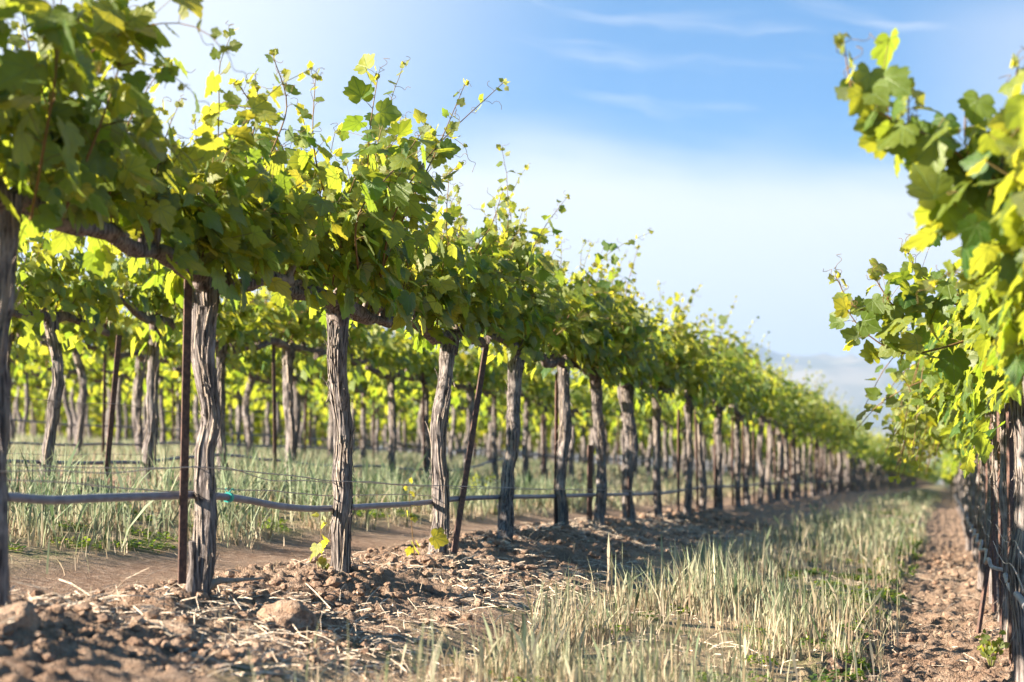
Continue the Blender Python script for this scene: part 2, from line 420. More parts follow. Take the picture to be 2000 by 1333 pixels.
def put_leaves(mb, tpl, P, AX, NO, S, rng, rnd=None, mat=0):
    """P base points, AX tip directions, NO upper-side normals, S sizes."""
    V2, F3, F4 = tpl; n = len(P); P = np.asarray(P, float); AX = nrm(np.asarray(AX, float)); NO = np.asarray(NO, float)
    XX = nrm(np.cross(AX, NO)); NO = np.cross(XX, AX); S = np.asarray(S, float)
    x = V2[:, 0][None]; y = V2[:, 1][None]
    c1 = rng.uniform(-.55, .2, (n, 1)); c2 = rng.uniform(-.35, .12, (n, 1)); c3 = rng.uniform(-.08, .30, (n, 1)); tw = rng.uniform(-.25, .25, (n, 1))
    z = c1 * x * x + c2 * (y - .2) ** 2 + c3 * np.abs(x) + tw * x * (y - .3)
    if len(V2) > 12: z = z + .035 * np.sin(x * 17 + y * 13 + rng.uniform(0, 6, (n, 1))) * (np.abs(x) + np.abs(y - .25))
    asp = rng.uniform(.9, 1.12, (n, 1)); ww = x * asp
    V = P[:, None] + S[:, None, None] * (ww[..., None] * XX[:, None] + y[..., None] * AX[:, None] + z[..., None] * NO[:, None])
    if rnd is None: rnd = rng.random(n)
    A = np.stack([np.broadcast_to(x, z.shape), np.broadcast_to(y, z.shape), np.broadcast_to(np.asarray(rnd)[:, None], z.shape)], -1)
    off = (np.arange(n) * len(V2))[:, None, None]
    mb.add(V.reshape(-1, 3), (F3[None] + off).reshape(-1, 3), mat, A)
    if F4 is not None:   # second face set indexes the same vertices
        F = (F4[None] + off).reshape(-1, 4) + (mb.n - n * len(V2)); mb.f4.append(F); mb.m4.append(np.full(len(F), mat))


def grow(p, d, L, rng, step=.055, droop=.25, wander=.22):
    n = max(4, int(L / step)); out = [np.array(p, float)]; d = nrm(np.array(d, float))
    for i in range(n):
        t = i / n; d = nrm(d + rng.normal(0, wander, 3) * .35 + np.array([0, 0, -droop * t * .35])); out.append(out[-1] + d * step)
    return np.array(out)


def shoot_leaves(pts, rng, big=.125, small=.035, lat=.6, out=None, dens=1.0, dr=0.0):
    """leaf records (p, axis, normal, size, rnd) along one shoot"""
    rec = []; n = len(pts); side = 1
    for i in range(1, n):
        t = i / (n - 1); tan = nrm(pts[i] - pts[i - 1])
        h = nrm(np.cross(tan, [0.1, .2, 1.0])) if abs(tan[2]) < .97 else nrm(np.array([rng.normal(), rng.normal(), 0]))
        a = rng.uniform(-.9, .9); h = nrm(h * math.cos(a) + np.cross(tan, h) * math.sin(a)); side = -side
        s = (big + (small - big) * t ** 1.6) * rng.uniform(.78, 1.15); pd = nrm(h * side + tan * .5 + np.array([0, 0, .25]))
        p = pts[i] + pd * s * .55; o = np.array([pd[0], pd[1], 0]) + (0 if out is None else out * .5)
        ax = nrm(o * .45 + np.array([0, 0, -.75 + 1.2 * t * t]) + rng.normal(0, .34, 3)); no = nrm(np.array([0, 0, .38]) + o * .9 + rng.normal(0, .36, 3))
        rv = np.clip(.18 + .55 * t + dr + rng.normal(0, .2), 0, 1)
        if rng.random() < dens: rec.append((p, ax, no, s, rv, pts[i]))
        if t < .72 and rng.random() < lat:
            q = pts[i] + pd * rng.uniform(.03, .12)
            for _ in range(rng.integers(1, 3)):
                qq = q + rng.normal(0, .045, 3); ax = nrm(o * .6 + [0, 0, -.5] + rng.normal(0, .5, 3)); no = nrm(np.array([0, 0, .4]) + o * .8 + rng.normal(0, .42, 3))
                rec.append((qq, ax, no, rng.uniform(.055, .11), np.clip(.42 + dr + rng.normal(0, .25), 0, 1), pts[i]))
    return rec


def tendril(mb, p, d, rng, L=.14, r=.0011):
    n = 14; t = np.linspace(0, 1, n); d = nrm(np.array(d, float)); u = nrm(np.cross(d, [.3, .5, .8])); w = np.cross(d, u)
    a = t * t * rng.uniform(4, 9); q = p + d * (t * L)[:, None] + (u * (np.cos(a) - 1)[:, None] + w * np.sin(a)[:, None]) * (t * .018)[:, None] + np.array([0, 0, 1]) * (-.03 * t * t)[:, None]
    tube(mb, q, r, 4, 0, (0, 0, .6), False)


def canopy(rng, lod, top=1.05, width=.42, half=.82, hc=1.2, nsp=13, per=2.4, extra=(), zoff=lambda s: 0.0, lean=0.0, floor=.07, bigl=None):
    """returns (foliage MB, shoots MB); local coordinates, the vine base at the origin, row along y"""
    fol, sh = MB(), MB(); rec = []; tpl = (HI, MID, LO)[lod]
    for i in range(nsp):
        s = -half + (i + rng.uniform(.1, .9)) * 2 * half / nsp
        for j in range(int(per) + (rng.random() < per % 1)):
            sgn = rng.choice([-1, 1]); p = np.array([rng.normal(0, .025), s, hc + zoff(s) + .03])
            gx = sgn * abs(rng.normal(.20, .26)) * width / .42 + lean; d = (gx, rng.normal(0, .28), 1.0)
            long_ = rng.random() < .22
            L = top * (rng.uniform(.82, 1.05) if long_ else rng.uniform(.5, .82)); L *= 1.16 - .68 * (s / half) ** 2 + rng.normal(0, .03)
            if abs(gx) > .55 * width / .42 + abs(lean): L *= .72
            pts = grow(p, d, L, rng, .055 if lod == 0 else .07 if lod == 1 else .095, .9 if abs(gx) > .45 else .15)
            if lod < 2 or long_: tube(sh, pts, np.linspace(.0042, .0014, len(pts)) * (1, 1.1, 1.6)[lod], (5, 4, 3)[lod], 0, (0, 0, rng.uniform(.1, .9)), False)
            big = (.092, .108, .17)[lod] if bigl is None else bigl; o = np.array([np.sign(gx), 0, 0])
            rec += shoot_leaves(pts, rng, big, big * .36, (1.1, .85, .38)[lod], o, 1.0, (.06, .02, -.03)[lod])
            if lod == 0:
                e = pts[-1]; dd = pts[-1] - pts[-3]
                for q in range(rng.integers(1, 4)): tendril(sh, pts[-1 - q * 2], nrm(dd) + rng.normal(0, .6, 3), rng, rng.uniform(.05, .12))
                for q in range(3): rec.append((e + rng.normal(0, .008, 3), nrm(dd) + rng.normal(0, .5, 3), rng.normal(0, 1, 3), .022, .85, e))
    # the hanging skirt round the cordon and the outer leaf wall
    ns = (120, 80, 42)[lod]; s = np.clip(rng.normal(0, .52 * half, ns), -half - .06, half + .06); sg = rng.choice([-1, 1], ns); zz = rng.uniform(-floor - .05, .5 * top, ns)
    rad = width * .9 * (.35 + .55 * np.clip((zz + floor) / .5, 0, 1)) * rng.uniform(.55, 1.05, ns)
    for a in range(ns):
        o = np.array([sg[a], 0, 0]); p = np.array([sg[a] * rad[a] + lean * .3, s[a], hc + zoff(s[a]) + zz[a]])
        rec.append((p, nrm(o * .35 + [0, 0, -.9] + rng.normal(0, .35, 3)), nrm(o * .9 + [0, 0, .5] + rng.normal(0, .3, 3)), rng.uniform(.07, .115) * (1, 1.1, 1.5)[lod], np.clip(.25 + rng.normal(0, .22), 0, 1), None))
    for spec in extra:    # named long canes: (points, big leaf, lateral chance, small)
        pts = spline(spec['p'], spec.get('n', 16)); tube(sh, pts, np.linspace(.0055, .0018, len(pts)), 6, 0, (0, 0, .7), False)
        rec += shoot_leaves(pts, rng, spec.get('big', .12), spec.get('small', .035), spec.get('lat', .5), None, spec.get('dens', 1.0), -.12)
        if lod == 0:
            e = pts[-1]; dd = nrm(pts[-1] - pts[-3])
            for q in range(4): tendril(sh, pts[-1 - q], dd + rng.normal(0, .5, 3), rng, rng.uniform(.06, .13))
            for q in range(4): rec.append((e + rng.normal(0, .01, 3), dd + rng.normal(0, .5, 3), rng.normal(0, 1, 3), .025, .9, e))
    P, AX, NO, S, RV = (np.array([r[i] for r in rec]) for i in range(5))
    put_leaves(fol, tpl, P, AX, NO, S, rng, RV)
    if lod == 0:     # petioles
        for r in rec:
            if r[5] is not None and r[3] > .04:
                a, b = r[5], r[0]; tube(sh, np.array([a, (a + b) / 2 + [0, 0, .006], b]), .0013, 3, 0, (0, 0, .55), False)
    return fol, sh


# ------------------------------------------------------------------ trunks
def trunk_mb(path, rng, lod, r0=.047, cap_split=True, strips=True, flare=1.55):
    mb = MB(); n = (90, 34, 12)[lod]; ns = (40, 16, 8)[lod]; P = spline(path, n); t = np.linspace(0, 1, n)
    z = P[:, 2]; sdn = rng.uniform(0, 50)
    r = r0 * (1 + (flare - 1) * np.exp(-t / .10) + .28 * np.exp(-((1 - t) / .10) ** 2) + .22 * (fbm(z * 5, sdn, 0, 3) - .45) * 2)
    P = P + np.stack([fbm(z * 4, sdn + 3, 0, 3) - .47, fbm(z * 4, sdn + 8, 0, 3) - .47, z * 0], -1) * .07 * np.sin(t * math.pi)[:, None]
    th = np.arange(ns) * 2 * math.pi / ns; TH_, Zz = np.meshgrid(th, z); tw = TH_ + Zz * rng.uniform(-.45, .45)
    cx, cy = np.cos(tw), np.sin(tw)
    rid = 1 - np.abs(vnoise(cx * 3.2 + sdn, cy * 3.2, Zz * 2.2) * 2 - 1); rid2 = 1 - np.abs(vnoise(cx * 7 + sdn, cy * 7, Zz * 5) * 2 - 1)
    disp = .78 + .22 * rid + .13 * rid2 + .28 * (vnoise(cx * 1.3 + sdn, cy * 1.3, Zz * 2.6) - .5) + .06 * np.sin(TH_ * 3 + sdn)
    tube(mb, P, r, ns, 0, (0, 0, 0), True, disp)
    if strips and lod < 2:
        for q in range((190, 40)[lod]):
            i0 = rng.integers(4, n - 3); ln = int(rng.integers(4, 20) * (1 if lod == 0 else .5)) + 3; i1 = min(n, i0 + ln)
            if i1 - i0 < 3: continue
            a = rng.uniform(0, 2 * math.pi); m = i1 - i0; tt = np.linspace(-1, 1, m)
            lift = 1.02 + (rng.uniform(.1, .9) if rng.random() < .35 else .06) * np.abs(tt) ** 3 * (tt * rng.choice([-1, 1]) > 0)
            da = a + rng.normal(0, .12) * tt + rng.uniform(-.6, .6) * tt * .2
            c = P[i0:i1]; rr = r[i0:i1] * lift * rng.uniform(1.0, 1.08); w = rng.uniform(.0025, .007) * (1, 2)[lod] * (1 - .6 * np.abs(tt))
            dr = np.stack([np.cos(da), np.sin(da), da * 0], -1); tg = np.stack([-np.sin(da), np.cos(da), da * 0], -1)
            A, B = c + dr * rr[:, None] - tg * w[:, None], c + dr * rr[:, None] + tg * w[:, None]; Cc = c + dr * (rr - .0035)[:, None]
            V = np.stack([A, Cc, B], 1).reshape(-1, 3); k = np.arange(m - 1) * 3
            Fq = np.vstack([np.stack([k, k + 1, k + 4, k + 3], -1), np.stack([k + 1, k + 2, k + 5, k + 4], -1), np.stack([k, k + 3, k + 5, k + 2], -1)])
            mb.add(V, Fq, 0, np.broadcast_to([0, 0, rng.random() ** 1.5], V.shape))
    return mb, P, r


def cordon_mb(top, rng, lod, half=.82, hc=1.2, zoff=lambda s: 0.0):
    mb = MB(); n = (40, 18, 8)[lod]; ns = (18, 9, 5)[lod]; tx, ty, tz = top
    for sg in (-1, 1):
        pts = [(tx, ty, tz - .10), (tx, ty + sg * .05, tz - .01)]
        for q in (.25, .5, .75, 1.0): pts.append((tx * (1 - q) + rng.normal(0, .015), ty + sg * q * half * 1.0, hc + zoff(sg * q * half) + rng.normal(0, .014)))
        P = spline(pts, n); t = np.linspace(0, 1, n); sdn = rng.uniform(0, 50)
        r = (.040 * (1 - .35 * t)) * (1 + .5 * (fbm(t * 9, sdn, 0, 3) - .45) * 2); th = np.arange(ns) * 2 * math.pi / ns
        A, B = np.meshgrid(th, t * 9); disp = .8 + .4 * vnoise(np.cos(A) * 3 + sdn, np.sin(A) * 3, B)
        tube(mb, P, r, ns, 0, (0, 0, 0), True, disp)
        if lod < 2:
            for q in range(7):   # spurs and shaggy bark
                i = rng.integers(int(n * .2), n - 1); p = P[i]; d = nrm(np.array([rng.normal(0, .5), rng.normal(0, .4), 1.0]))
                tube(mb, np.array([p, p + d * .04, p + d * .075 + rng.normal(0, .008, 3)]), [.019, .015, .011], 6 if lod == 0 else 4, 0, (0, 0, .1))
            for q in range((34, 6)[lod]):
                i = rng.integers(2, n - 3); p = P[i] + np.array([rng.normal(0, .022), 0, -.015]); d = np.array([rng.normal(0, .02), rng.normal(0, .05), -rng.uniform(.01, .075)])
                w = np.array([0, rng.uniform(.002, .005), 0]) * (1, 2)[lod]
                V = np.array([p - w, p + w, p + d * .6 + w * .8 + [.004, 0, 0], p + d * .6 - w * .8 + [.004, 0, 0], p + d]); mb.add(V, [[0, 1, 2, 3]], 0, np.broadcast_to([0, 0, rng.random()], V.shape)); mb.add(V, [[3, 2, 4]], 0, np.broadcast_to([0, 0, .6], V.shape))
    return mb


VINE_GROUPS = {0: 'grapevines of the row at the right edge', 1: 'grapevines of the front row on the left', 2: 'grapevines of the second row on the left', 3: 'grapevines of the third row on the left'}
def vgroup(r): return VINE_GROUPS.get(r, 'grapevines of the deeper rows on the left')


def hero_vine(row, path_px, label, seed, top=1.0, **kw):
    """a vine of its own shape; path_px = trunk points in the photograph carried to the plane of the row"""
    rng = np.random.default_rng(seed); X = ROW[row]
    pts = [hit_x(a, b, X) for a, b in path_px]; base = np.array([X, pts[0][1], float(gbase(X, pts[0][1])) + .0])
    loc = [p - base for p in pts]; loc[0][2] = -.07; loc = [q + np.array([0, 0, 0]) for q in loc]
    hc = kw.pop('hc', 1.27); tt = np.array(loc[-1]); tt[2] = hc; loc[-1] = tt
    extra = kw.pop('extra', ()); ex = []
    for e in extra:
        e = dict(e); e['p'] = [np.array(q) - base for q in e['p']]; ex.append(e)
    v = thing('grapevine', label, 'grapevine', base, vgroup(row))
    mb, P, r = trunk_mb(loc, rng, 0, kw.pop('r0', .046), flare=kw.pop('flare', 1.55))
    ty = tt[1]; zo = lambda s: .03 * math.sin(s * 4 + seed)
    if kw.pop('stub', False):
        q = P[9]; tube(mb, spline([q, q + [.05, .03, .045], q + [.11, .06, .05], q + [.20, .13, .055]], 14), np.linspace(.019, .004, 14), 8, 0, (0, 0, .6))
        q = P[6]; tube(mb, spline([q + [0, -.045, -.06], q + [0, -.075, .04], q + [0, -.06, .15], q + [0, -.075, .24]], 14), np.linspace(.03, .014, 14), 10, 0, (0, 0, .0))
    mb.obj('trunk', M_BARK, v)
    cordon_mb(tt, rng, 0, hc=hc, zoff=zo).obj('cordon', M_CORD, v)
    kw.setdefault('nsp', 14); kw.setdefault('per', 2.9); kw.setdefault('floor', .0)
    fol, sh = canopy(rng, 0, top=top, hc=hc, extra=ex, zoff=zo, **kw)
    fol.obj('foliage', M_LEAF, v); sh.obj('shoots', M_SHOOT, v)
    return v


# prototypes shared by the repeated vines
def proto(lod, seed, low=1.0, kw={}, hc=1.25):
    rng = np.random.default_rng(seed); ln = rng.normal(0, .05)
    path = [(0, 0, -.08), (rng.normal(0, .02), ln * .3, .35), (rng.normal(0, .03), ln * .5, .75), (0, ln, hc)]
    mb, P, r = trunk_mb(path, rng, lod, rng.uniform(.034, .046)); a = seed * 1.3; zo = lambda s: .03 * math.sin(s * 4 + a)
    top = rng.uniform(1.0, 1.28) * low
    fol, sh = canopy(rng, lod, top=top, hc=hc, zoff=zo, **dict(dict(width=.42, nsp=(13, 11, 9)[lod], per=(2.5, 2.3, 2.0)[lod]), **kw))
    ms = [mb.mesh('trunk', M_BARK), cordon_mb(np.array([0, ln, hc]), rng, lod, hc=hc, zoff=zo).mesh('cordon', M_CORD), fol.mesh('foliage', M_LEAF)]
    if sh.n: ms.append(sh.mesh('shoots', M_SHOOT))
    return dict(zip(('trunk', 'cordon', 'foliage', 'shoots'), ms))
PRO = {1: [proto(1, 100 + i) for i in range(7)], 2: [proto(2, 200 + i) for i in range(6)]}
PRO['b'] = [proto(1, 300 + i, .80, dict(floor=.14, nsp=14, per=2.3), 1.18) for i in range(6)]; PRO['c'] = [proto(2, 400 + i, .78, dict(floor=.14, nsp=10), 1.17) for i in range(5)]
def droop(i):
    g_ = np.random.default_rng(900 + i); out = []
    for q in range(16):
        y_ = g_.uniform(-.8, .8); r_ = g_.uniform(.45, .85); zt = g_.uniform(1.35, 1.9); ze = g_.uniform(.80, 1.5)
        out.append(dict(p=[(-.05, y_, 1.28), (-.3 * r_, y_ + .05, zt), (-.75 * r_, y_ + g_.normal(0, .1), zt - .15), (-r_, y_ + g_.normal(0, .15), ze)], big=.125, small=.05, lat=.8, n=14))
    return out
PRO['r'] = [proto(1, 500 + i, .84, dict(width=.50, floor=.16, lean=-.05, extra=droop(i))) for i in range(4)]
PRO[0] = [proto(0, 60 + i) for i in range(3)]


def repeat_vine(row, Y, label, lod, rng, zs=None, dx=0.0, flip=True):
    X = ROW[row] + dx; z = float(gbase(X, Y)); p = PRO[lod][rng.integers(len(PRO[lod]))]
    s = rng.uniform(.94, 1.06)
    v = thing('grapevine', label, 'grapevine', (X + rng.normal(0, .03), Y, z), vgroup(row), (rng.choice([0, math.pi]) if flip else 0) + rng.normal(0, .05), (s * rng.uniform(.88, 1.1), 1, s if zs is None else zs))
    v.rotation_euler[0] = rng.normal(0, .03); v.rotation_euler[1] = rng.normal(0, .02)
    for nme, me in p.items(): link(nme, me, v)
    return v


# --- front row on the left: the eight nearest are individuals
C1 = [
 dict(path_px=[(-900, 1420), (-900, 900), (-900, 100)], label='grapevine just outside the left edge whose blurred leaves fill the top left corner', seed=2, per=1.8, top=1.15),
 dict(r0=.040, path_px=[(-16, 1207), (-8, 900), (0, 640), (4, 455)], label='out of focus grapevine whose trunk is cut by the left edge of the photo', seed=3, per=1.9, top=1.22, width=.46),
 dict(path_px=[(388, 1188), (396, 1060), (408, 850), (404, 700), (402, 520)], label='thick knotted grapevine with a brown stake touching it and a broken stub at its foot', seed=11, top=.78, r0=.039, stub=True, flare=1.05, width=.40),
 dict(path_px=[(664, 1130), (668, 1000), (672, 860), (662, 720), (660, 560)], label='upright shaggy grapevine in sharp focus with a young yellow-green sprout left of its foot', seed=21, top=1.05, r0=.041),
 dict(path_px=[(852, 1096), (860, 980), (864, 820), (876, 700), (880, 640)], label='grapevine with pale flaking trunk just left of the slanting stake', seed=31, top=.86, r0=.041, flare=1.5),
 dict(path_px=[(982, 1060), (994, 940), (1002, 800), (1010, 670)], label='grapevine just right of the slanting brown stake', seed=41, top=1.08, r0=.042, flare=1.2),
 dict(path_px=[(1100, 1044), (1100, 900), (1101, 720)], label='straight grapevine right after the one beside the slanting stake, thin dark stake at its left', seed=51, top=1.08, r0=.038, flare=1.4),
 dict(path_px=[(1168, 1036), (1174, 900), (1162, 750)], label='grapevine with a forked-looking top in front of a stubby dark post', seed=61, top=1.12, r0=.038, flare=1.4),
]
def pt(px, py, X): return hit_x(px, py, X)
C1[3]['extra'] = [
  dict(p=[pt(700, 560, -2.73), pt(715, 400, -2.55), pt(722, 260, -2.45), pt(738, 150, -2.4)], big=.13, small=.10, lat=.6),
  dict(p=[pt(690, 560, -2.7), pt(640, 400, -2.6), pt(612, 280, -2.6), pt(616, 150, -2.6)], big=.12, small=.035, lat=.7),
  dict(p=[pt(740, 560, -2.6), pt(770, 420, -2.35), pt(850, 290, -2.2), pt(985, 160, -2.15)], big=.115, small=.025, lat=.55, n=20),
  dict(p=[pt(740, 540, -2.6), pt(800, 400, -2.35), pt(850, 300, -2.2), pt(908, 165, -2.2)], big=.115, small=.025, lat=.8, n=19),
  dict(p=[pt(700, 540, -2.6), pt(700, 420, -2.35), pt(780, 320, -2.3), pt(830, 250, -2.3)], big=.125, small=.07, lat=.9, n=16)]
C1[2]['extra'] = [
  dict(p=[pt(500, 480, -2.7), pt(520, 330, -2.6), pt(560, 210, -2.6), pt(532, 105, -2.55)], big=.11, small=.03, lat=.7, n=16),
  dict(p=[pt(520, 480, -2.7), pt(480, 330, -2.55), pt(500, 230, -2.6), pt(466, 165, -2.6)], big=.11, small=.03, lat=.7, n=14)]
C1[1]['extra'] = [dict(p=[pt(120, 430, -2.6), pt(190, 260, -2.45), pt(235, 120, -2.4), pt(250, 5, -2.4)], big=.13, small=.05, lat=.9, n=15),
  dict(p=[pt(60, 430, -2.6), pt(90, 260, -2.4), pt(110, 120, -2.3), pt(100, -60, -2.3)], big=.135, small=.08, lat=.9, n=15)]
C1[4]['extra'] = [dict(p=[pt(880, 620, -2.7), pt(880, 520, -2.65), pt(872, 430, -2.6), pt(878, 335, -2.6)], big=.10, small=.025, lat=.3, n=14),
  dict(p=[pt(920, 620, -2.7), pt(925, 500, -2.6), pt(960, 440, -2.5), pt(982, 372, -2.5)], big=.10, small=.025, lat=.3, n=14)]
C1[5]['extra'] = [dict(p=[pt(1010, 650, -2.7), pt(1030, 520, -2.55), pt(1060, 450, -2.5), pt(1108, 385, -2.45)], big=.11, small=.025, lat=.5, n=15)]
C1[6]['extra'] = [dict(p=[pt(1190, 700, -2.7), pt(1215, 620, -2.55), pt(1225, 560, -2.5), pt(1246, 485, -2.5)], big=.11, small=.03, lat=.6, n=14)]
for c in C1:
    c.setdefault('extra', ()); hero_vine(1, **c)

ORD = ['', 'first', 'second', 'third', 'fourth', 'fifth', 'sixth', 'seventh', 'eighth', 'ninth', 'tenth', 'eleventh', 'twelfth', 'thirteenth', 'fourteenth', 'fifteenth', 'sixteenth', 'seventeenth', 'eighteenth', 'nineteenth', 'twentieth']
LAST_HERO = hit_x(1168, 1036, ROW[1])[1]
rng = np.random.default_rng(77)
ys1 = [hit_x(px, 1020, ROW[1])[1] for px in (1242, 1290, 1337)]
while ys1[-1] < 78: ys1.append(ys1[-1] + 1.6 + rng.normal(0, .14))
for i, y in enumerate(ys1):
    if i < 16: lab = '%s grapevine after the forked-topped one, front left row' % ORD[i + 1]
    else: lab = 'far blurred grapevine at the distant end of the front left row'
    repeat_vine(1, y, lab, 0 if i < 3 else 1 if i < 22 else 2, rng)
END1 = ys1[-1]
# --- second row: the trunks seen between those of the front row
X2 = ROW[2]
ys2 = [hit_x(px, 960, X2)[1] for px in (88, 288, 445, 567)]; ys2 = [ys2[0] - 1.6] + ys2
while ys2[-1] < 52: ys2.append(ys2[-1] + 1.6 + rng.normal(0, .05))
def place_lab(row, i, first):
    nm = {2: 'second', 3: 'third', 4: 'fourth', 5: 'fifth', 6: 'sixth'}[row]
    if i == 0: return 'nearest grapevine of the %s left row, at the left photo edge' % nm
    if i <= 18: return '%s grapevine after the nearest one of the %s left row' % (ORD[i], nm)
    return 'small blurred grapevine far along the %s left row' % nm
for i, y in enumerate(ys2): repeat_vine(2, y, place_lab(2, i, 0), 'b' if i < 12 else 'c', rng)
for row, y0, y1 in ((3, 16.2, 52), (4, 22, 52), (5, 28, 54), (6, 33.5, 54)):
    y = y0; i = 0
    while y < y1:
        repeat_vine(row, y, place_lab(row, i, 0), 'b' if (row == 3 and i < 8) else 'c', rng, dx=rng.normal(0, .03)); y += 1.6 + rng.normal(0, .06); i += 1

# --- right row
def ptd(px, py, dep): return at_depth(px, py, dep)
RX = ROW[0]
def rvine(dep_y, label, seed, **kw):
    rng_ = np.random.default_rng(seed); base = np.array([RX, dep_y, float(gbase(RX, dep_y))])
    v = thing('grapevine', label, 'grapevine', base, vgroup(0)); hc = 1.25
    mb, P, r = trunk_mb([(0, 0, -.08), (rng_.normal(0, .015), 0, .4), (rng_.normal(0, .02), 0, .8), (0, 0, hc)], rng_, 0, .046); mb.obj('trunk', M_BARK, v)
    cordon_mb(np.array([0, 0, hc]), rng_, 0, hc=hc).obj('cordon', M_CORD, v)
    ex = []
    for e in kw.pop('extra', ()):
        e = dict(e); e['p'] = [np.array(q) - base for q in e['p']]; ex.append(e)
    fol, sh = canopy(rng_, 0, hc=hc, extra=ex, **dict(dict(nsp=13, per=2.3, floor=.03), **kw)); fol.obj('foliage', M_LEAF, v); sh.obj('shoots', M_SHOOT, v); return v
rvine(4.75, 'nearest large-leaved grapevine at the right edge, cane reaching up left', 301, bigl=.14, nsp=9, per=2.0, top=.66, width=.26, lean=.10, extra=[
  dict(p=[ptd(1960, 420, 5.2), ptd(1870, 300, 5.1), ptd(1760, 240, 5.1), ptd(1672, 190, 5.1), ptd(1648, 85, 5.1)], big=.128, small=.028, lat=.75, n=17),
  dict(p=[ptd(1960, 450, 5.2), ptd(1850, 340, 5.2), ptd(1780, 255, 5.2), ptd(1775, 185, 5.2)], big=.128, small=.04, lat=.9, n=13),
  dict(p=[ptd(1990, 440, 5.1), ptd(1930, 330, 5.1), ptd(1888, 290, 5.1), ptd(1885, 215, 5.1)], big=.128, small=.03, lat=.9, n=11),
  dict(p=[ptd(2010, 500, 5.1), ptd(1960, 350, 5.1), ptd(1965, 230, 5.1), ptd(1990, 130, 5.1)], big=.128, small=.03, lat=.9, n=13),
  dict(p=[ptd(1990, 480, 5.1), ptd(1930, 450, 5.0), ptd(1880, 420, 5.0), ptd(1850, 400, 5.0)], big=.13, small=.11, lat=.9, n=8)])
rvine(6.35, 'second nearest right grapevine, yellow-green leaves hanging below the large ones', 302, top=.66, width=.36, lean=.04)
rvine(7.95, 'third nearest right grapevine with a leafy side cane reaching left against the sky', 303, top=.72, width=.38, extra=[
  dict(p=[ptd(1960, 640, 7.6), ptd(1850, 590, 7.6), ptd(1760, 610, 7.6), ptd(1670, 600, 7.6), ptd(1632, 540, 7.6)], big=.115, small=.03, lat=.55, n=22),
  dict(p=[ptd(1800, 590, 7.6), ptd(1750, 600, 7.6), ptd(1725, 570, 7.6), ptd(1705, 535, 7.6)], big=.09, small=.03, lat=.5, n=9),
  dict(p=[ptd(1930, 620, 7.6), ptd(1860, 570, 7.6), ptd(1800, 540, 7.6), ptd(1772, 490, 7.6)], big=.09, small=.03, lat=.5, n=14),
  dict(p=[ptd(1930, 650, 7.6), ptd(1840, 680, 7.5), ptd(1760, 690, 7.5), ptd(1690, 650, 7.5), ptd(1650, 600, 7.5)], big=.12, small=.07, lat=.25, n=15)])
rvine(9.5, 'grapevine with pale-lit flaking trunk beside the bend of the right drip hose', 304, top=.8, width=.46, floor=.2)
rvine(11.1, 'grapevine just behind the one beside the bend of the right drip hose', 305, top=.85, width=.56, floor=.3, lean=-.06, extra=[
  dict(p=[ptd(1900, 800, 10.8), ptd(1850, 760, 10.8), ptd(1800, 790, 10.8), ptd(1765, 740, 10.8)], big=.12, small=.04, lat=.7, n=13)])
y = 12.7; i = 0
while y < 62:
    lab = ('%s grapevine past the hose bend in the right row' % ORD[i + 3]) if i < 12 else 'far blurred grapevine near the vanishing end of the right row'
    repeat_vine(0, y, lab, 'r' if i < 8 else 1 if i < 14 else 2, rng, flip=False); y += 1.6 + rng.normal(0, .05); i += 1

# --- everything beyond: one object of far vines
def far_vines():
    mb = MB(); rg = np.random.default_rng(5); starts = {0: 62, 1: END1 + 1.6, 2: 52.8, 3: 52.8, 4: 52.8, 5: 54.8, 6: 54.8, 7: 39, 8: 44}
    for q in range(9, 17): starts[q] = 50 + 5 * (q - 9)
    starts[-1] = 40; starts[-2] = 70; starts[-3] = 100
    P, AX, NO, S, RV = [], [], [], [], []
    for q, y0 in starts.items():
        X = .32 - 3.05 * q; y = y0; lim = 420 if q in (0, 1) else 175 if q < 3 else 120 if q < 9 else 105
        while y < lim:
            z = float(gbase(X, y)); n = int(np.interp(y, [40, 80, 170, 420], [260, 150, 80, 40])); s = np.interp(y, [40, 80, 170, 420], [.18, .25, .36, .6])
            tube(mb, [(X, y, z - .05), (X + rg.normal(0, .02), y, z + .6), (X, y, z + 1.2)], [.055, .045, .05], 6, 1, (0, 0, .2), False)
            top = rg.uniform(.95, 1.3); t = rg.random(n) ** .85
            a = rg.uniform(0, 2 * math.pi, n); rr = np.sqrt(rg.random(n)) * (.42 * (1 - .55 * t ** 2))
            p = np.stack([X + np.cos(a) * rr, y + rg.uniform(-.8, .8, n), z + 1.05 + t * top * (1 + .12 * rg.normal(size=n))], -1)
            o = np.stack([np.cos(a), np.sin(a) * .3, a * 0], -1)
            P.append(p); AX.append(o * .5 + [0, 0, -.6] + rg.normal(0, .4, (n, 3))); NO.append(o * .7 + [0, 0, .7] + rg.normal(0, .35, (n, 3)))
            S.append(np.full(n, s) * rg.uniform(.7, 1.2, n)); RV.append(np.clip(.25 + .5 * t + rg.normal(0, .2, n), 0, 1)); y += 1.6
    put_leaves(mb, LO, np.concatenate(P), np.concatenate(AX), np.concatenate(NO), np.concatenate(S), rg, np.concatenate(RV), 0)
    tag(mb.obj('distant_vines', [M_LEAF, M_BARK]), 'distant vine rows merging into a blurred green mass near the vanishing point', 'vineyard', kind='stuff')


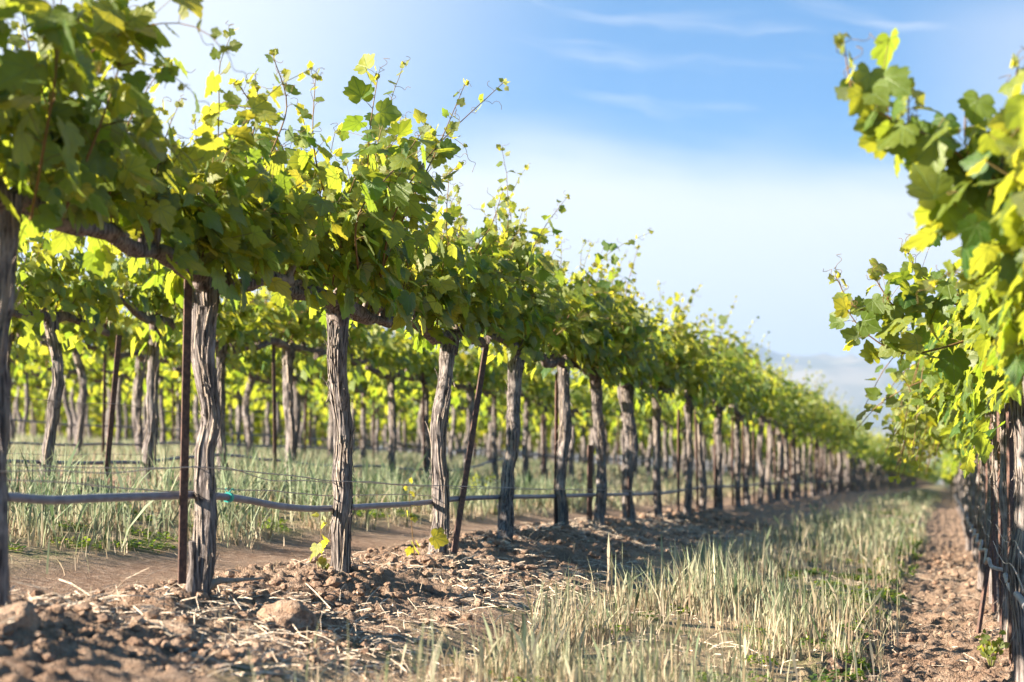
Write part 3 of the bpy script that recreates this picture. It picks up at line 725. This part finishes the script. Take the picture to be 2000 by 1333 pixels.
far_vines()
def far_trees():
    mb = MB(); rg = np.random.default_rng(12); P, S = [], []
    for q in range(26):
        x = -42 + q * 2.6 + rg.normal(0, .6); y = 440 + rg.normal(0, 4); h = rg.uniform(4.5, 8); z = float(gbase(x, y)); n = 260
        tube(mb, [(x, y, z - .1), (x + .1, y, z + h * .5)], [.22, .12], 6, 1, (0, 0, .2), False)
        d = nrm(rg.normal(size=(n, 3))) * (rg.random((n, 1)) ** .4) * [1.9, 1.9, h * .42]; d *= .75 + .5 * vnoise(d[:, 0] + q, d[:, 1], d[:, 2])[:, None]
        P.append(d + [x, y, z + h * .55]); S.append(rg.uniform(.35, .8, n))
    P = np.concatenate(P); n = len(P); put_leaves(mb, LO, P, rg.normal(size=(n, 3)), rg.normal(size=(n, 3)) + [0, 0, .8], np.concatenate(S), rg, rg.random(n) * .5)
    tag(mb.obj('distant_trees', [M_LEAF, M_BARK]), 'far-off blurred green trees closing the view where the rows meet', 'trees', kind='stuff')
far_trees()

# ------------------------------------------------------------------ stakes
def stake(top, foot, label, grp, w=.036, th=.006, group='brown metal stakes in the rows'):
    """rolled T-section steel stake with punched tabs"""
    foot = np.array(foot, float); top = np.array(top, float); mb = MB(); d = top - foot
    n = 30; P = foot + d * np.linspace(-.05, 1, n)[:, None]; u = nrm(np.array([.55, .83, 0.])); v = np.array([-.83, .55, 0.])
    prof = np.array([(-w / 2, -th / 2), (w / 2, -th / 2), (w / 2, th / 2), (th / 2, th / 2), (th / 2, w * .6), (-th / 2, w * .6), (-th / 2, th / 2), (-w / 2, th / 2)])
    V = (P[:, None] + prof[None, :, :1] * u + prof[None, :, 1:] * v).reshape(-1, 3) - foot; k = 8
    i = np.arange(n - 1)[:, None] * k; j = np.arange(k)[None]; j2 = (j + 1) % k
    mb.add(V, np.stack([i + j, i + j2, i + k + j2, i + k + j], -1).reshape(-1, 4))
    b = (n - 1) * k; mb.f4.append(np.array([[b, b + 1, b + 2, b + 7], [b + 3, b + 4, b + 5, b + 6]])); mb.m4.append(np.zeros(2))
    o = mb.obj('metal_stake', M_RUST, None, False); o.location = foot.tolist(); tag(o, label, 'stake', group); return o
def stake_px(X, t, f, label, **kw):
    a = hit_x(t[0], t[1], X); b = hit_x(f[0], f[1], X); return stake(a, b, label, None, **kw)
stake_px(-2.74, (368, 540), (356, 1112), 'brown steel stake standing against the knotted trunk, near left', w=.034)
stake_px(-2.76, (953, 655), (888, 1072), 'brown steel stake slanting right between two front row trunks', w=.042)
stake_px(-2.78, (1088, 730), (1085, 1040), 'thin dark stake touching the left of the straight front trunk', w=.03)
stake_px(-2.9, (1153, 870), (1152, 1018), 'stubby dark post behind the forked-topped trunk', w=.055)
stake_px(-2.78, (1231, 765), (1228, 1022), 'thin dark stake two trunks beyond the stubby post', w=.034)
stake_px(-2.78, (1326, 800), (1325, 1008), 'thin dark stake in the front row below the lowest third leaf gap', w=.034)
stake_px(X2 + .02, (233, 655), (205, 962), 'brown stake slanting right in the second row near the left edge', w=.042)
bl = 'blurred thin stake standing among the distant trunks of the front left row'
for q in range(3, 34):
    y = ys1[q] + rng.uniform(-.4, .4); X = -2.78; z = float(gbase(X, y)); stake((X, y + rng.normal(0, .06), z + 1.25), (X, y, z), bl, None, w=.034)
for q, y in enumerate((15.4, 20.2, 26.6, 33)):
    z = float(gbase(X2, y)); stake((X2, y + rng.normal(0, .05), z + 1.25), (X2 + .03, y, z), '%s stake beyond the slanting one in the second left row' % ORD[q + 1], None, w=.036)
for row in (3, 4):
    for q in range(9):
        y = 18.3 + 5.6 * (row - 3) + 3.2 * q; X = ROW[row] + .03; z = float(gbase(X, y)); stake((X, y + rng.normal(0, .05), z + 1.2), (X, y, z), 'blurred thin stake among the trunks of the %s left row' % ('third' if row == 3 else 'fourth'), None, w=.036)
for q, y in enumerate((8.8, 10.4, 12.1, 13.6, 16.8, 20, 24)):
    X = RX - .03; z = float(gbase(X, y)); stake((X, y + .02, z + 1.3), (X - .01, y, z), '%s dark stake of the right row, counted away from the camera' % ORD[q + 1], None, w=.034)
z = float(gbase(RX - .12, 10.6)); stake((RX - .06, 10.6, z + .62), (RX - .16, 10.5, z), 'short slanting stick below the right drip hose', None, w=.03, group=None)

# ------------------------------------------------------------------ hoses and wires
def line_obj(name, pts, rad, m, label, cat, group, n, ns=8, ties=(), jit=.0, parent=None, seed=1):
    P = spline(pts, n); rg = np.random.default_rng(seed)
    P[:, 2] += jit * (fbm(P[:, 1] * 1.4, seed, 0, 3) - .47) * 2; P[:, 0] += jit * .6 * (fbm(P[:, 1] * 1.1, seed + 7, 0, 2) - .37)
    mb = MB(); o0 = P[0].copy(); tube(mb, P - o0, rad, ns, 0, None, True); o = mb.obj(name, m); o.location = o0.tolist(); tag(o, label, cat, group)
    for t_ in ties:
        i = int(np.argmin(abs(P[:, 1] - t_))); tb = MB(); c = P[i] - o0; d = nrm(P[min(i + 1, n - 1)] - P[i - 1])
        tube(tb, np.array([c - d * .012, c + d * .012]), rad * 1.45, 10); tube(tb, spline([c + [0, 0, rad], c + [.01, .015, rad + .02], c + [.012, .03, rad + .012]], 6), .0025, 5)
        tube(tb, spline([c + [0, 0, rad], c + [-.01, -.012, rad + .016], c + [.004, -.03, rad + .022]], 6), .0022, 5); tb.obj('hose_tie', M_TIE, o)
    return o
X = -2.79
hp = [hit_x(a, b, X) for a, b in ((-300, 985), (-100, 978), (5, 971), (100, 977), (200, 973), (330, 969), (400, 968), (470, 975), (540, 988), (600, 994), (660, 993), (740, 988), (800, 985), (850, 980), (905, 974), (990, 971), (1080, 970), (1160, 967), (1290, 964))]
yy = hp[-1][1]
while yy < 75:
    yy += 3.2; hp.append(np.array([X, yy, float(gbase(X, yy)) + .31]))
t_tie = hit_x(447, 972, X)[1]
line_obj('drip_hose', hp, .0145, M_HOSE, 'slack dark blue-grey drip hose crossing low behind the front left trunks', 'hose', 'drip hoses along the rows', 320, 10, (t_tie,))
for r_, X_, y0, hpx in ((2, X2 - .05, 8, [(-200, 905), (40, 904), (130, 905), (200, 904), (290, 902), (390, 893), (440, 888), (540, 900), (640, 908), (740, 912), (900, 918)]), (3, ROW[3] - .05, 12, [(-300, 865), (0, 866), (200, 868), (400, 868), (600, 874), (900, 880)]), (4, ROW[4] - .05, 16, None)):
    if hpx: pts = [hit_x(a, b, X_) for a, b in hpx]
    else: pts = [np.array([X_, y_, float(gbase(X_, y_)) + .36]) for y_ in (18, 22)]
    yy = pts[-1][1]
    while yy < 52: yy += 3; pts.append(np.array([X_, yy, float(gbase(X_, yy)) + .36]))
    line_obj('drip_hose', pts, .014, M_HOSE, {2: 'grey drip hose along the second left row, tied up at one trunk', 3: 'blurred grey drip hose along the third left row', 4: 'faint grey drip hose along the fourth left row'}[r_], 'hose', 'drip hoses along the rows', 160, 7, (hit_x(745, 912, X_)[1],) if r_ == 2 else (), .02, seed=r_)
# right hose: runs along the row, sags from tie to tie and bends towards the trunk
pts = []
yy = 9.9
pts += [np.array([RX + .02, 9.55, .035]), np.array([RX - .05, 9.70, .035]), np.array([RX - .105, 9.84, .045]), np.array([RX - .115, 10.05, .075])]
yy = 10.7; q = 0
while yy < 60:
    pts.append(np.array([RX - .11 + (.012 if q % 2 else -.01), yy, float(gbase(RX, yy)) + .37 + (.018 if q % 2 else -.015)])); yy += .8; q += 1
line_obj('drip_hose', pts, .0105, M_HOSE_LIT, 'sunlit pale drip hose bending round the trunks of the right row', 'hose', 'drip hoses along the rows', 260, 10)
pts = [np.array([RX - .05, y_, float(gbase(RX, y_)) + .36 + .02 * math.sin(y_ * 2)]) for y_ in np.arange(3, 9.6, .8)]
line_obj('drip_hose', pts, .0135, M_HOSE_LIT, 'white drip hose end beside the nearest right trunk at the right edge', 'hose', 'drip hoses along the rows', 40, 10)
wires = [(-2.735 + .05, [(-300, 925), (200, 920), (300, 916), (400, 915), (560, 928), (700, 940), (900, 950), (1200, 958)], .0024, 'upper slack thin wire just above the hose of the front left row'),
         (-2.735 - .05, [(-300, 940), (100, 940), (330, 960), (430, 955), (520, 957), (660, 968), (800, 968), (950, 968), (1250, 962)], .0024, 'middle thin wire just above the hose of the front left row'),
         (-2.735 - .03, [(-300, 908), (150, 913), (330, 915), (430, 912), (520, 938), (600, 940), (720, 945), (1000, 955), (1250, 960)], .002, 'wavy thin wire crossing others in front of the knotted trunk')]
for X_, w, r_, lab in wires:
    pts = [hit_x(a, b, X_) for a, b in w]; yy = pts[-1][1]
    while yy < 45: yy += 3; pts.append(np.array([X_, yy, float(gbase(X_, yy)) + .33 + .02 * rng.normal()]))
    line_obj('trellis_wire', pts, r_, M_WIRE, lab, 'wire', 'thin wires strung along the rows', 160, 5, jit=.012, seed=int(abs(X_) * 100))
for r_, X_, h, lab in ((2, X2 + .04, .56, 'upper blurred wire along the second left row'), (2, X2 - .02, .20, 'lowest blurred wire near the ground of the second left row'), (3, ROW[3] + .04, .5, 'blurred wire above the hose of the third left row')):
    pts = [np.array([X_, y_, float(gbase(X_, y_)) + h]) for y_ in np.arange(8, 50, 3.2)]
    line_obj('trellis_wire', pts, .002, M_WIRE, lab, 'wire', 'thin wires strung along the rows', 120, 5, jit=.03, seed=r_ * 7 + int(h * 10))
for h, dx, lab in ((.56, -.06, 'upper thin wire in front of the right row trunks'), (.47, -.08, 'lower thin wire sagging in front of the right row trunks')):
    pts = [np.array([RX + dx, y_, float(gbase(RX, y_)) + h + (.02 if j % 2 else -.02)]) for j, y_ in enumerate(np.arange(6, 50, 1.6))]
    line_obj('trellis_wire', pts, .0018, M_WIRE, lab, 'wire', 'thin wires strung along the rows', 200, 5, jit=.02, seed=int(h * 90))

# ------------------------------------------------------------------ grass, straw, clods, weeds
def blades(name, label, X, Y, H, W, dry, rng, spread=.35, ears=.0, cat='grass'):
    n = len(X); z0 = gfull(X, Y) - .006; a = rng.uniform(0, 2 * math.pi, n); face = rng.uniform(0, 2 * math.pi, n)
    le = np.abs(rng.normal(0, spread, n)); d = np.stack([np.cos(a), np.sin(a), a * 0], -1) * le[:, None]
    wv = np.stack([np.cos(face), np.sin(face), face * 0], -1); ts = np.array([0, .35, .7, 1.0])
    V = []; A = []; ear = rng.random(n) < ears
    wid = np.array([1, .9, .6, 0.0]); rr = rng.random(n)
    for t, w_ in zip(ts, wid):
        c = np.stack([X, Y, z0], -1) + H[:, None] * (np.array([0, 0, 1.0]) * (t - .25 * (le[:, None] * t) ** 2) + d * t ** 1.7)
        ww = (W * w_)[:, None] * np.where(ear & (t > .6) & (t < .9), 3.2, 1)[:, None]
        at = np.stack([np.clip(dry - .0 + (.45 - t) * .9, 0, 1), np.full(n, t), rr], -1)
        if w_ > 0: V += [c - wv * ww, c + wv * ww]; A += [at, at]
        else: V.append(c); A.append(at)
    V = np.stack(V, 1).reshape(-1, 3); A = np.stack(A, 1).reshape(-1, 3); o = (np.arange(n) * 7)[:, None]
    mb = MB(); F4 = np.concatenate([o + np.array([0, 1, 3, 2]), o + np.array([2, 3, 5, 4])]); F3 = o + np.array([4, 5, 6])
    mb.add(V, F3, 0, A); mb.f4.append(F4); mb.m4.append(np.zeros(len(F4)))
    tag(mb.obj(name, M_BLADE, None, True), label, cat, kind='stuff')


g = np.random.default_rng(9)
def scatter(n, x0, x1, y0, y1, clump=2.2, thr=.42, soft=.16, ex=1.0, seed=0):
    X = g.uniform(x0, x1, n); Y = y0 + (y1 - y0) * g.random(n) ** ex
    k = np.clip((fbm(X * clump + seed, Y * clump, seed, 3) - thr) / soft + .5, .05, 1); keep = g.random(n) < k
    return X[keep], Y[keep]
def edge(X, Y, c, hw, soft=.25):
    """keep probability falling at the strip's ragged edges"""
    d = np.abs(X - c) + (fbm(X * 3, Y * 1.6, 4, 3) - .45) * .5; k = g.random(len(X)) < np.clip((hw - d) / soft + .5, 0, 1); return X[k], Y[k]
# middle strip
XX, YY = [], []
for n, y0, y1, e in ((62000, 4.2, 11, 1.0), (50000, 11, 28, 1.0), (20000, 28, 100, 1.3)):
    a, b = scatter(n, -2.0, -.25, y0, y1, 2.6, .515, .09); a, b = edge(a, b, -1.05, .62, .4); XX.append(a); YY.append(b)
X_, Y_ = np.concatenate(XX), np.concatenate(YY); n = len(X_)
cl = fbm(X_ * 1.7, Y_ * 1.2, 8, 3); tall = g.random(n) < .30
H = np.where(tall, .12 + .24 * g.random(n) ** 2, g.uniform(.03, .11, n)) * (.25 + 1.25 * cl)
W = np.interp(Y_, [5, 12, 30, 100], [.0022, .0032, .007, .017]) * g.uniform(.6, 1.5, n) * np.where(tall, 1.15, .9)
dry = np.clip(-np.interp(Y_, [8, 40], [0, .25]) + np.where(tall, .62, 1.02) + g.normal(0, .25, n) - .25 * (fbm(X_ * 1.2, Y_ * .8, 3, 2) - .35), 0, 1)
blades('dry_grass', 'dry straw-coloured grass with greenish blades filling the alley between the two near rows', X_, Y_, H, W, dry, g, .33, .16)
# strip between front and second row, and the deeper alleys
X_, Y_ = scatter(56000, -5.5, -3.75, 6.5, 22, 2.2, .50, .10); X_, Y_ = edge(X_, Y_, -4.72, .74, .4); n = len(X_)
tall = g.random(n) < .28
H = np.where(tall, .15 + .24 * g.random(n), g.uniform(.03, .12, n)) * (.45 + 1.2 * fbm(X_ * 1.8, Y_ * 1.8, 2, 3)); W = np.where(tall, 1.9, 1.0) * np.interp(Y_, [6, 22], [.0021, .0045]) * g.uniform(.6, 1.4, n)
dry = np.clip(np.where(tall, .12, .92) + g.normal(0, .3, n), 0, 1)
blades('green_grass', 'taller green grass with dry bases between the front and second left rows', X_, Y_, H, W, dry, g, .5, .05)
XX, YY = [], []
for q, n in ((2, 26000), (3, 20000), (4, 16000), (5, 13000), (6, 9000), (7, 7000)):
    c = ROW[q] - 1.525; a, b = scatter(n, c - 1.2, c + 1.2, 9 + 4.2 * (q - 2), 60, 1.4, .34, ex=1.4); XX.append(a); YY.append(b)
a, b = scatter(9000, -5.4, -3.8, 22, 90, 1.4, .36, ex=1.4); XX.append(a); YY.append(b)
a, b = scatter(7000, 1.0, 2.7, 8, 80, 1.4, .36, ex=1.4); XX.append(a); YY.append(b)
X_, Y_ = np.concatenate(XX), np.concatenate(YY); n = len(X_)
H = g.uniform(.07, .28, n); W = np.interp(Y_, [10, 25, 60], [.005, .008, .016]) * g.uniform(.7, 1.3, n); dry = np.clip(g.normal(.55, .3, n), 0, 1)
blades('alley_grass', 'blurred mixed green and dry grass between the deeper rows', X_, Y_, H, W, dry, g, .35, .02)
# scattered stubble on the berm and the bare strip
X_ = np.concatenate([g.uniform(-3.3, -1.9, 2600), g.uniform(-.5, .5, 500)]); Y_ = np.concatenate([g.uniform(5, 20, 2600), g.uniform(5, 20, 500)]); n = len(X_)
k = fbm(X_ * 3, Y_ * 3, 6, 3) > .5; X_, Y_ = X_[k], Y_[k]; n = len(X_)
blades('stubble', 'sparse dry stubble standing on the loose soil below the vines', X_, Y_, g.uniform(.02, .09, n), np.full(n, .0018), np.full(n, .9), g, .7)


def straw():
    mb = MB(); n = 9000; X = np.where(g.random(n) < .8, g.normal(-2.45, .5, n), g.uniform(-1.6, .4, n)); Y = 4.6 + 14 * g.random(n) ** 1.25
    k = (fbm(X * 2.5, Y * 2.5, 7, 3) > .42) & (np.abs(X + 3.62) > .3); X, Y = X[k], Y[k]; n = len(X)
    L = g.uniform(.02, .10, n) * (1 + (g.random(n) < .14) * 1.3); a = g.uniform(0, math.pi, n); w = g.uniform(.0008, .003, n); sl = g.normal(0, .22, n)
    d = np.stack([np.cos(a), np.sin(a), sl], -1); pz = np.stack([-np.sin(a), np.cos(a), a * 0], -1); up = np.array([0, 0, 1.0])
    c = np.stack([X, Y, gfull(X, Y) + .006 + np.abs(sl) * L * .5], -1); V = []
    for t, bend in ((-.5, 0), (0, .06), (.5, 0)):
        q = c + d * (L * t)[:, None] + up * (L * bend)[:, None] + pz * (L * bend * .8)[:, None]
        V += [q - pz * w[:, None], q + up * w[:, None] * 1.2, q + pz * w[:, None]]
    V = np.stack(V, 1).reshape(-1, 3); o = (np.arange(n) * 9)[:, None]; F = []
    for s_ in (0, 3): F += [o + [s_, s_ + 1, s_ + 4, s_ + 3], o + [s_ + 1, s_ + 2, s_ + 5, s_ + 4], o + [s_ + 2, s_, s_ + 3, s_ + 5]]
    mb.add(V, np.concatenate(F)); tag(mb.obj('straw_litter', M_STRAW, None, False), 'loose pale straw scattered over the soil below the front left row', 'straw', kind='stuff')


straw()
def ico(sub=1):
    import bmesh
    bm = bmesh.new(); bmesh.ops.create_icosphere(bm, subdivisions=sub, radius=1.0); V = np.array([v.co[:] for v in bm.verts]); F = np.array([[v.index for v in f.verts] for f in bm.faces]); bm.free(); return V, F
def clods():
    V0, F0 = ico(1); mb = MB(); n = 22000; z = g.random(n); X = np.where(z < .78, g.normal(-2.65, .42, n), g.uniform(-.5, .62, n)); Y = 4.6 + 17 * g.random(n) ** 1.5
    k = (X > -3.35) & ~((X > -1.95) & (X < -.5)) & (fbm(X * 4, Y * 4, 3, 3) > .40); X, Y = X[k], Y[k]; n = len(X)
    s = .0025 + .020 * g.random(n) ** 7; s = s * np.interp(Y, [5, 18], [1, 1.6])
    rot = g.normal(size=(n, 3, 3)); qq = np.array([np.linalg.qr(m)[0] for m in rot])
    V = np.einsum('nij,kj->nki', qq, V0); off = g.uniform(0, 100, (n, 1)); dn = .62 + .75 * vnoise(V0[None, :, 0] * 1.5 + off, V0[None, :, 1] * 1.5, V0[None, :, 2] * 1.5) + .45 * vnoise(V0[None, :, 0] * 3.3 + off, V0[None, :, 1] * 3.3, V0[None, :, 2] * 3.3)
    V = V * dn[..., None] * s[:, None, None] * np.array([1.1, 1.1, .8]); V = V + np.stack([X, Y, gfull(X, Y) + s * .35], -1)[:, None]
    o = (np.arange(n) * len(V0))[:, None, None]; mb.add(V.reshape(-1, 3), (F0[None] + o).reshape(-1, 3), 0, np.repeat(np.stack([z[:n] * 0, z[:n] * 0, g.random(n)], -1), len(V0), 0))
    tag(mb.obj('soil_crumbs', M_CLOD, None, False), 'loose crumbs and small lumps of brown soil along both near rows', 'soil', kind='stuff')


clods()
def clod_thing(px, py, X, size, label, rz, seed):
    V0, F0 = ico(5); p = hit_x(px, py, X); z = float(gfull(X, p[1])); V = V0.copy()
    V[:, 0] = V0[:, 0] + .2 * V0[:, 2]; d = .74 + .42 * vnoise(V0[:, 0] * 1.4 + seed, V0[:, 1] * 1.4, V0[:, 2] * 1.4) + .26 * fbm(V0[:, 0] * 4 + seed, V0[:, 1] * 5, V0[:, 2] * 5, 4) + .10 * (1 - np.abs(vnoise(V0[:, 0] * 9, V0[:, 1] * 11 + seed, V0[:, 2] * 11) * 2 - 1))
    nn = nrm(np.array([.75, -.6, .55])); pr = V @ nn; V = V - nn * np.clip(pr - .52, 0, 9)[:, None] * .8
    V = V * d[:, None] * np.array(size); mb = MB(); mb.add(V, F0); o = mb.obj('soil_clod', M_CLOD); o.location = (X, float(p[1]), z + size[2] * .05); o.rotation_euler = (0, .25, rz)
    tag(o, label, 'clod', 'big soil clods below the front left row'); return o
clod_thing(565, 1205, -2.36, (.11, .10, .085), 'big flat-faced clod of earth between the knotted and the shaggy trunk', 2.4, 3)
clod_thing(330, 1245, -2.45, (.095, .055, .045), 'long low clod of earth in front of the knotted trunk', -.3, 8)
clod_thing(35, 1200, -2.55, (.075, .06, .06), 'rough clod of earth by the left edge at the foot of the blurred trunk', .9, 15)

# low green weeds: rosettes and clover at the edge of the bare strip
def weeds():
    mb = MB(); P, AX, NO, S, RV = [], [], [], [], []
    spots = [(-.47 + g.normal(0, .06), y) for y in g.uniform(5.2, 26, 60)] + [(-.62 + g.normal(0, .10), y) for y in g.uniform(5.2, 30, 50)] + [(g.uniform(-5.2, -4.0), y) for y in g.uniform(7, 17, 90)] + [(g.uniform(-1.5, -.6), y) for y in g.uniform(5.5, 40, 90)]
    for a, b in spots:
        a += .0; rad = g.uniform(.05, .12); n = int(g.integers(60, 130)); t = g.uniform(0, 2 * math.pi, n); rr = rad * np.sqrt(g.random(n)); x = a + np.cos(t) * rr; y = b + np.sin(t) * rr
        z = gfull(x, y) + .008 + .045 * g.random(n) * (1 - rr / rad * .6); P.append(np.stack([x, y, z], -1)); AX.append(np.stack([np.cos(t), np.sin(t), g.normal(.1, .3, n)], -1)); NO.append(np.stack([g.normal(0, .35, n), g.normal(0, .35, n), np.ones(n)], -1))
        S.append(g.uniform(.009, .021, n) * np.interp(b, [6, 25], [1, 2])); RV.append(g.random(n) ** 3 * .3)
    put_leaves(mb, LO, np.concatenate(P), np.concatenate(AX), np.concatenate(NO), np.concatenate(S), g, np.concatenate(RV)); tag(mb.obj('low_weeds', M_LEAF), 'low green weeds creeping along the edge of the grass by the bare soil', 'weeds', kind='stuff')


weeds()
def sprout(base, pts, label, seed, big=.05, cat='sprout'):
    rg = np.random.default_rng(seed); b = np.array([base[0], base[1], float(gfull(base[0], base[1]))]); v = thing('vine_sprout', label, cat, b)
    sh = MB(); P = spline([np.array(p) for p in pts], 14); tube(sh, P, np.linspace(.003, .0013, 14), 5, 0, (0, 0, .7), False)
    rec = shoot_leaves(P, rg, big, big * .6, .05, None, .75); sh.obj('stem', M_SHOOT, v)
    for r in rec:
        lf = MB(); put_leaves(lf, HI, *(np.array([r[i]]) for i in range(4)), rg, np.array([.95])); lf.obj('leaf', M_LEAF, v)
    return v
p = hit_x(622, 1092, -2.78); sprout(p, [(0, 0, -.02), (0, -.01, .06), (.01, .0, .12), (0, .02, .22)], 'yellow-green vine sprout left of the shaggy trunk foot', 5, .06)
p = hit_x(812, 1080, -2.78); sprout(p, [(0, 0, -.02), (0, -.06, .14), (0, -.10, .28), (.0, -.14, .42)], 'thin leaning sprout with few leaves left of the pale flaking trunk', 6, .05)
def tall_weed(x, y, h, label, seed):
    rg = np.random.default_rng(seed); v = thing('tall_weed', label, 'weed', (x, y, float(gfull(x, y)))); st = MB(); lf = MB(); rec = []
    for q in range(9):
        a = rg.uniform(0, 6.28); L = h * rg.uniform(.6, 1); P = grow((0, 0, -.01), (.35 * math.cos(a), .35 * math.sin(a), 1), L, rg, .04, .2); tube(st, P, np.linspace(.003, .0012, len(P)), 4, 0, (0, 0, .1), False)
        for i in range(2, len(P)):
            for _ in range(2): d = rg.normal(0, 1, 3); rec.append((P[i] + d * .008, d + [0, 0, .4], rg.normal(0, 1, 3), rg.uniform(.018, .035)))
    put_leaves(lf, LO, *(np.array([r[i] for r in rec]) for i in range(4)), rg, np.full(len(rec), .5)); st.obj('stem', M_SHOOT, v); lf.obj('leaf_cluster', M_LEAF, v)
p = hit_x(935, 985, -4.4); tall_weed(-4.4, float(p[1]), .42, 'bushy pale green weed seen just right of the slanting stake', 4)
p = hit_x(1945, 1120, RX - .12); tall_weed(RX - .14, 8.7, .2, 'small green weed on the bare soil by the right trunks', 8)

# ------------------------------------------------------------------ haze
def haze():
    m, k, out = mat('haze_air'); v = k.n.new('ShaderNodeVolumePrincipled'); v.inputs['Color'].default_value = (.54, .73, .98, 1); v.inputs['Density'].default_value = HAZE
    v.inputs['Anisotropy'].default_value = .2; k.l.new(v.outputs[0], out.inputs['Volume'])
    x0, x1, y0, y1, z0, z1 = -24000, 14000, -60, 19000, -40, 1260
    V = [(x, y, z) for x in (x0, x1) for y in (y0, y1) for z in (z0, z1)]
    mb = MB(); mb.add(V, [[0, 1, 3, 2], [4, 6, 7, 5], [0, 4, 5, 1], [2, 3, 7, 6], [0, 2, 6, 4], [1, 5, 7, 3]]); o = mb.obj('haze', m, None, False)
    tag(o, 'pale haze that fades the distant hills', 'haze', kind='stuff')
HAZE = .00009
haze()
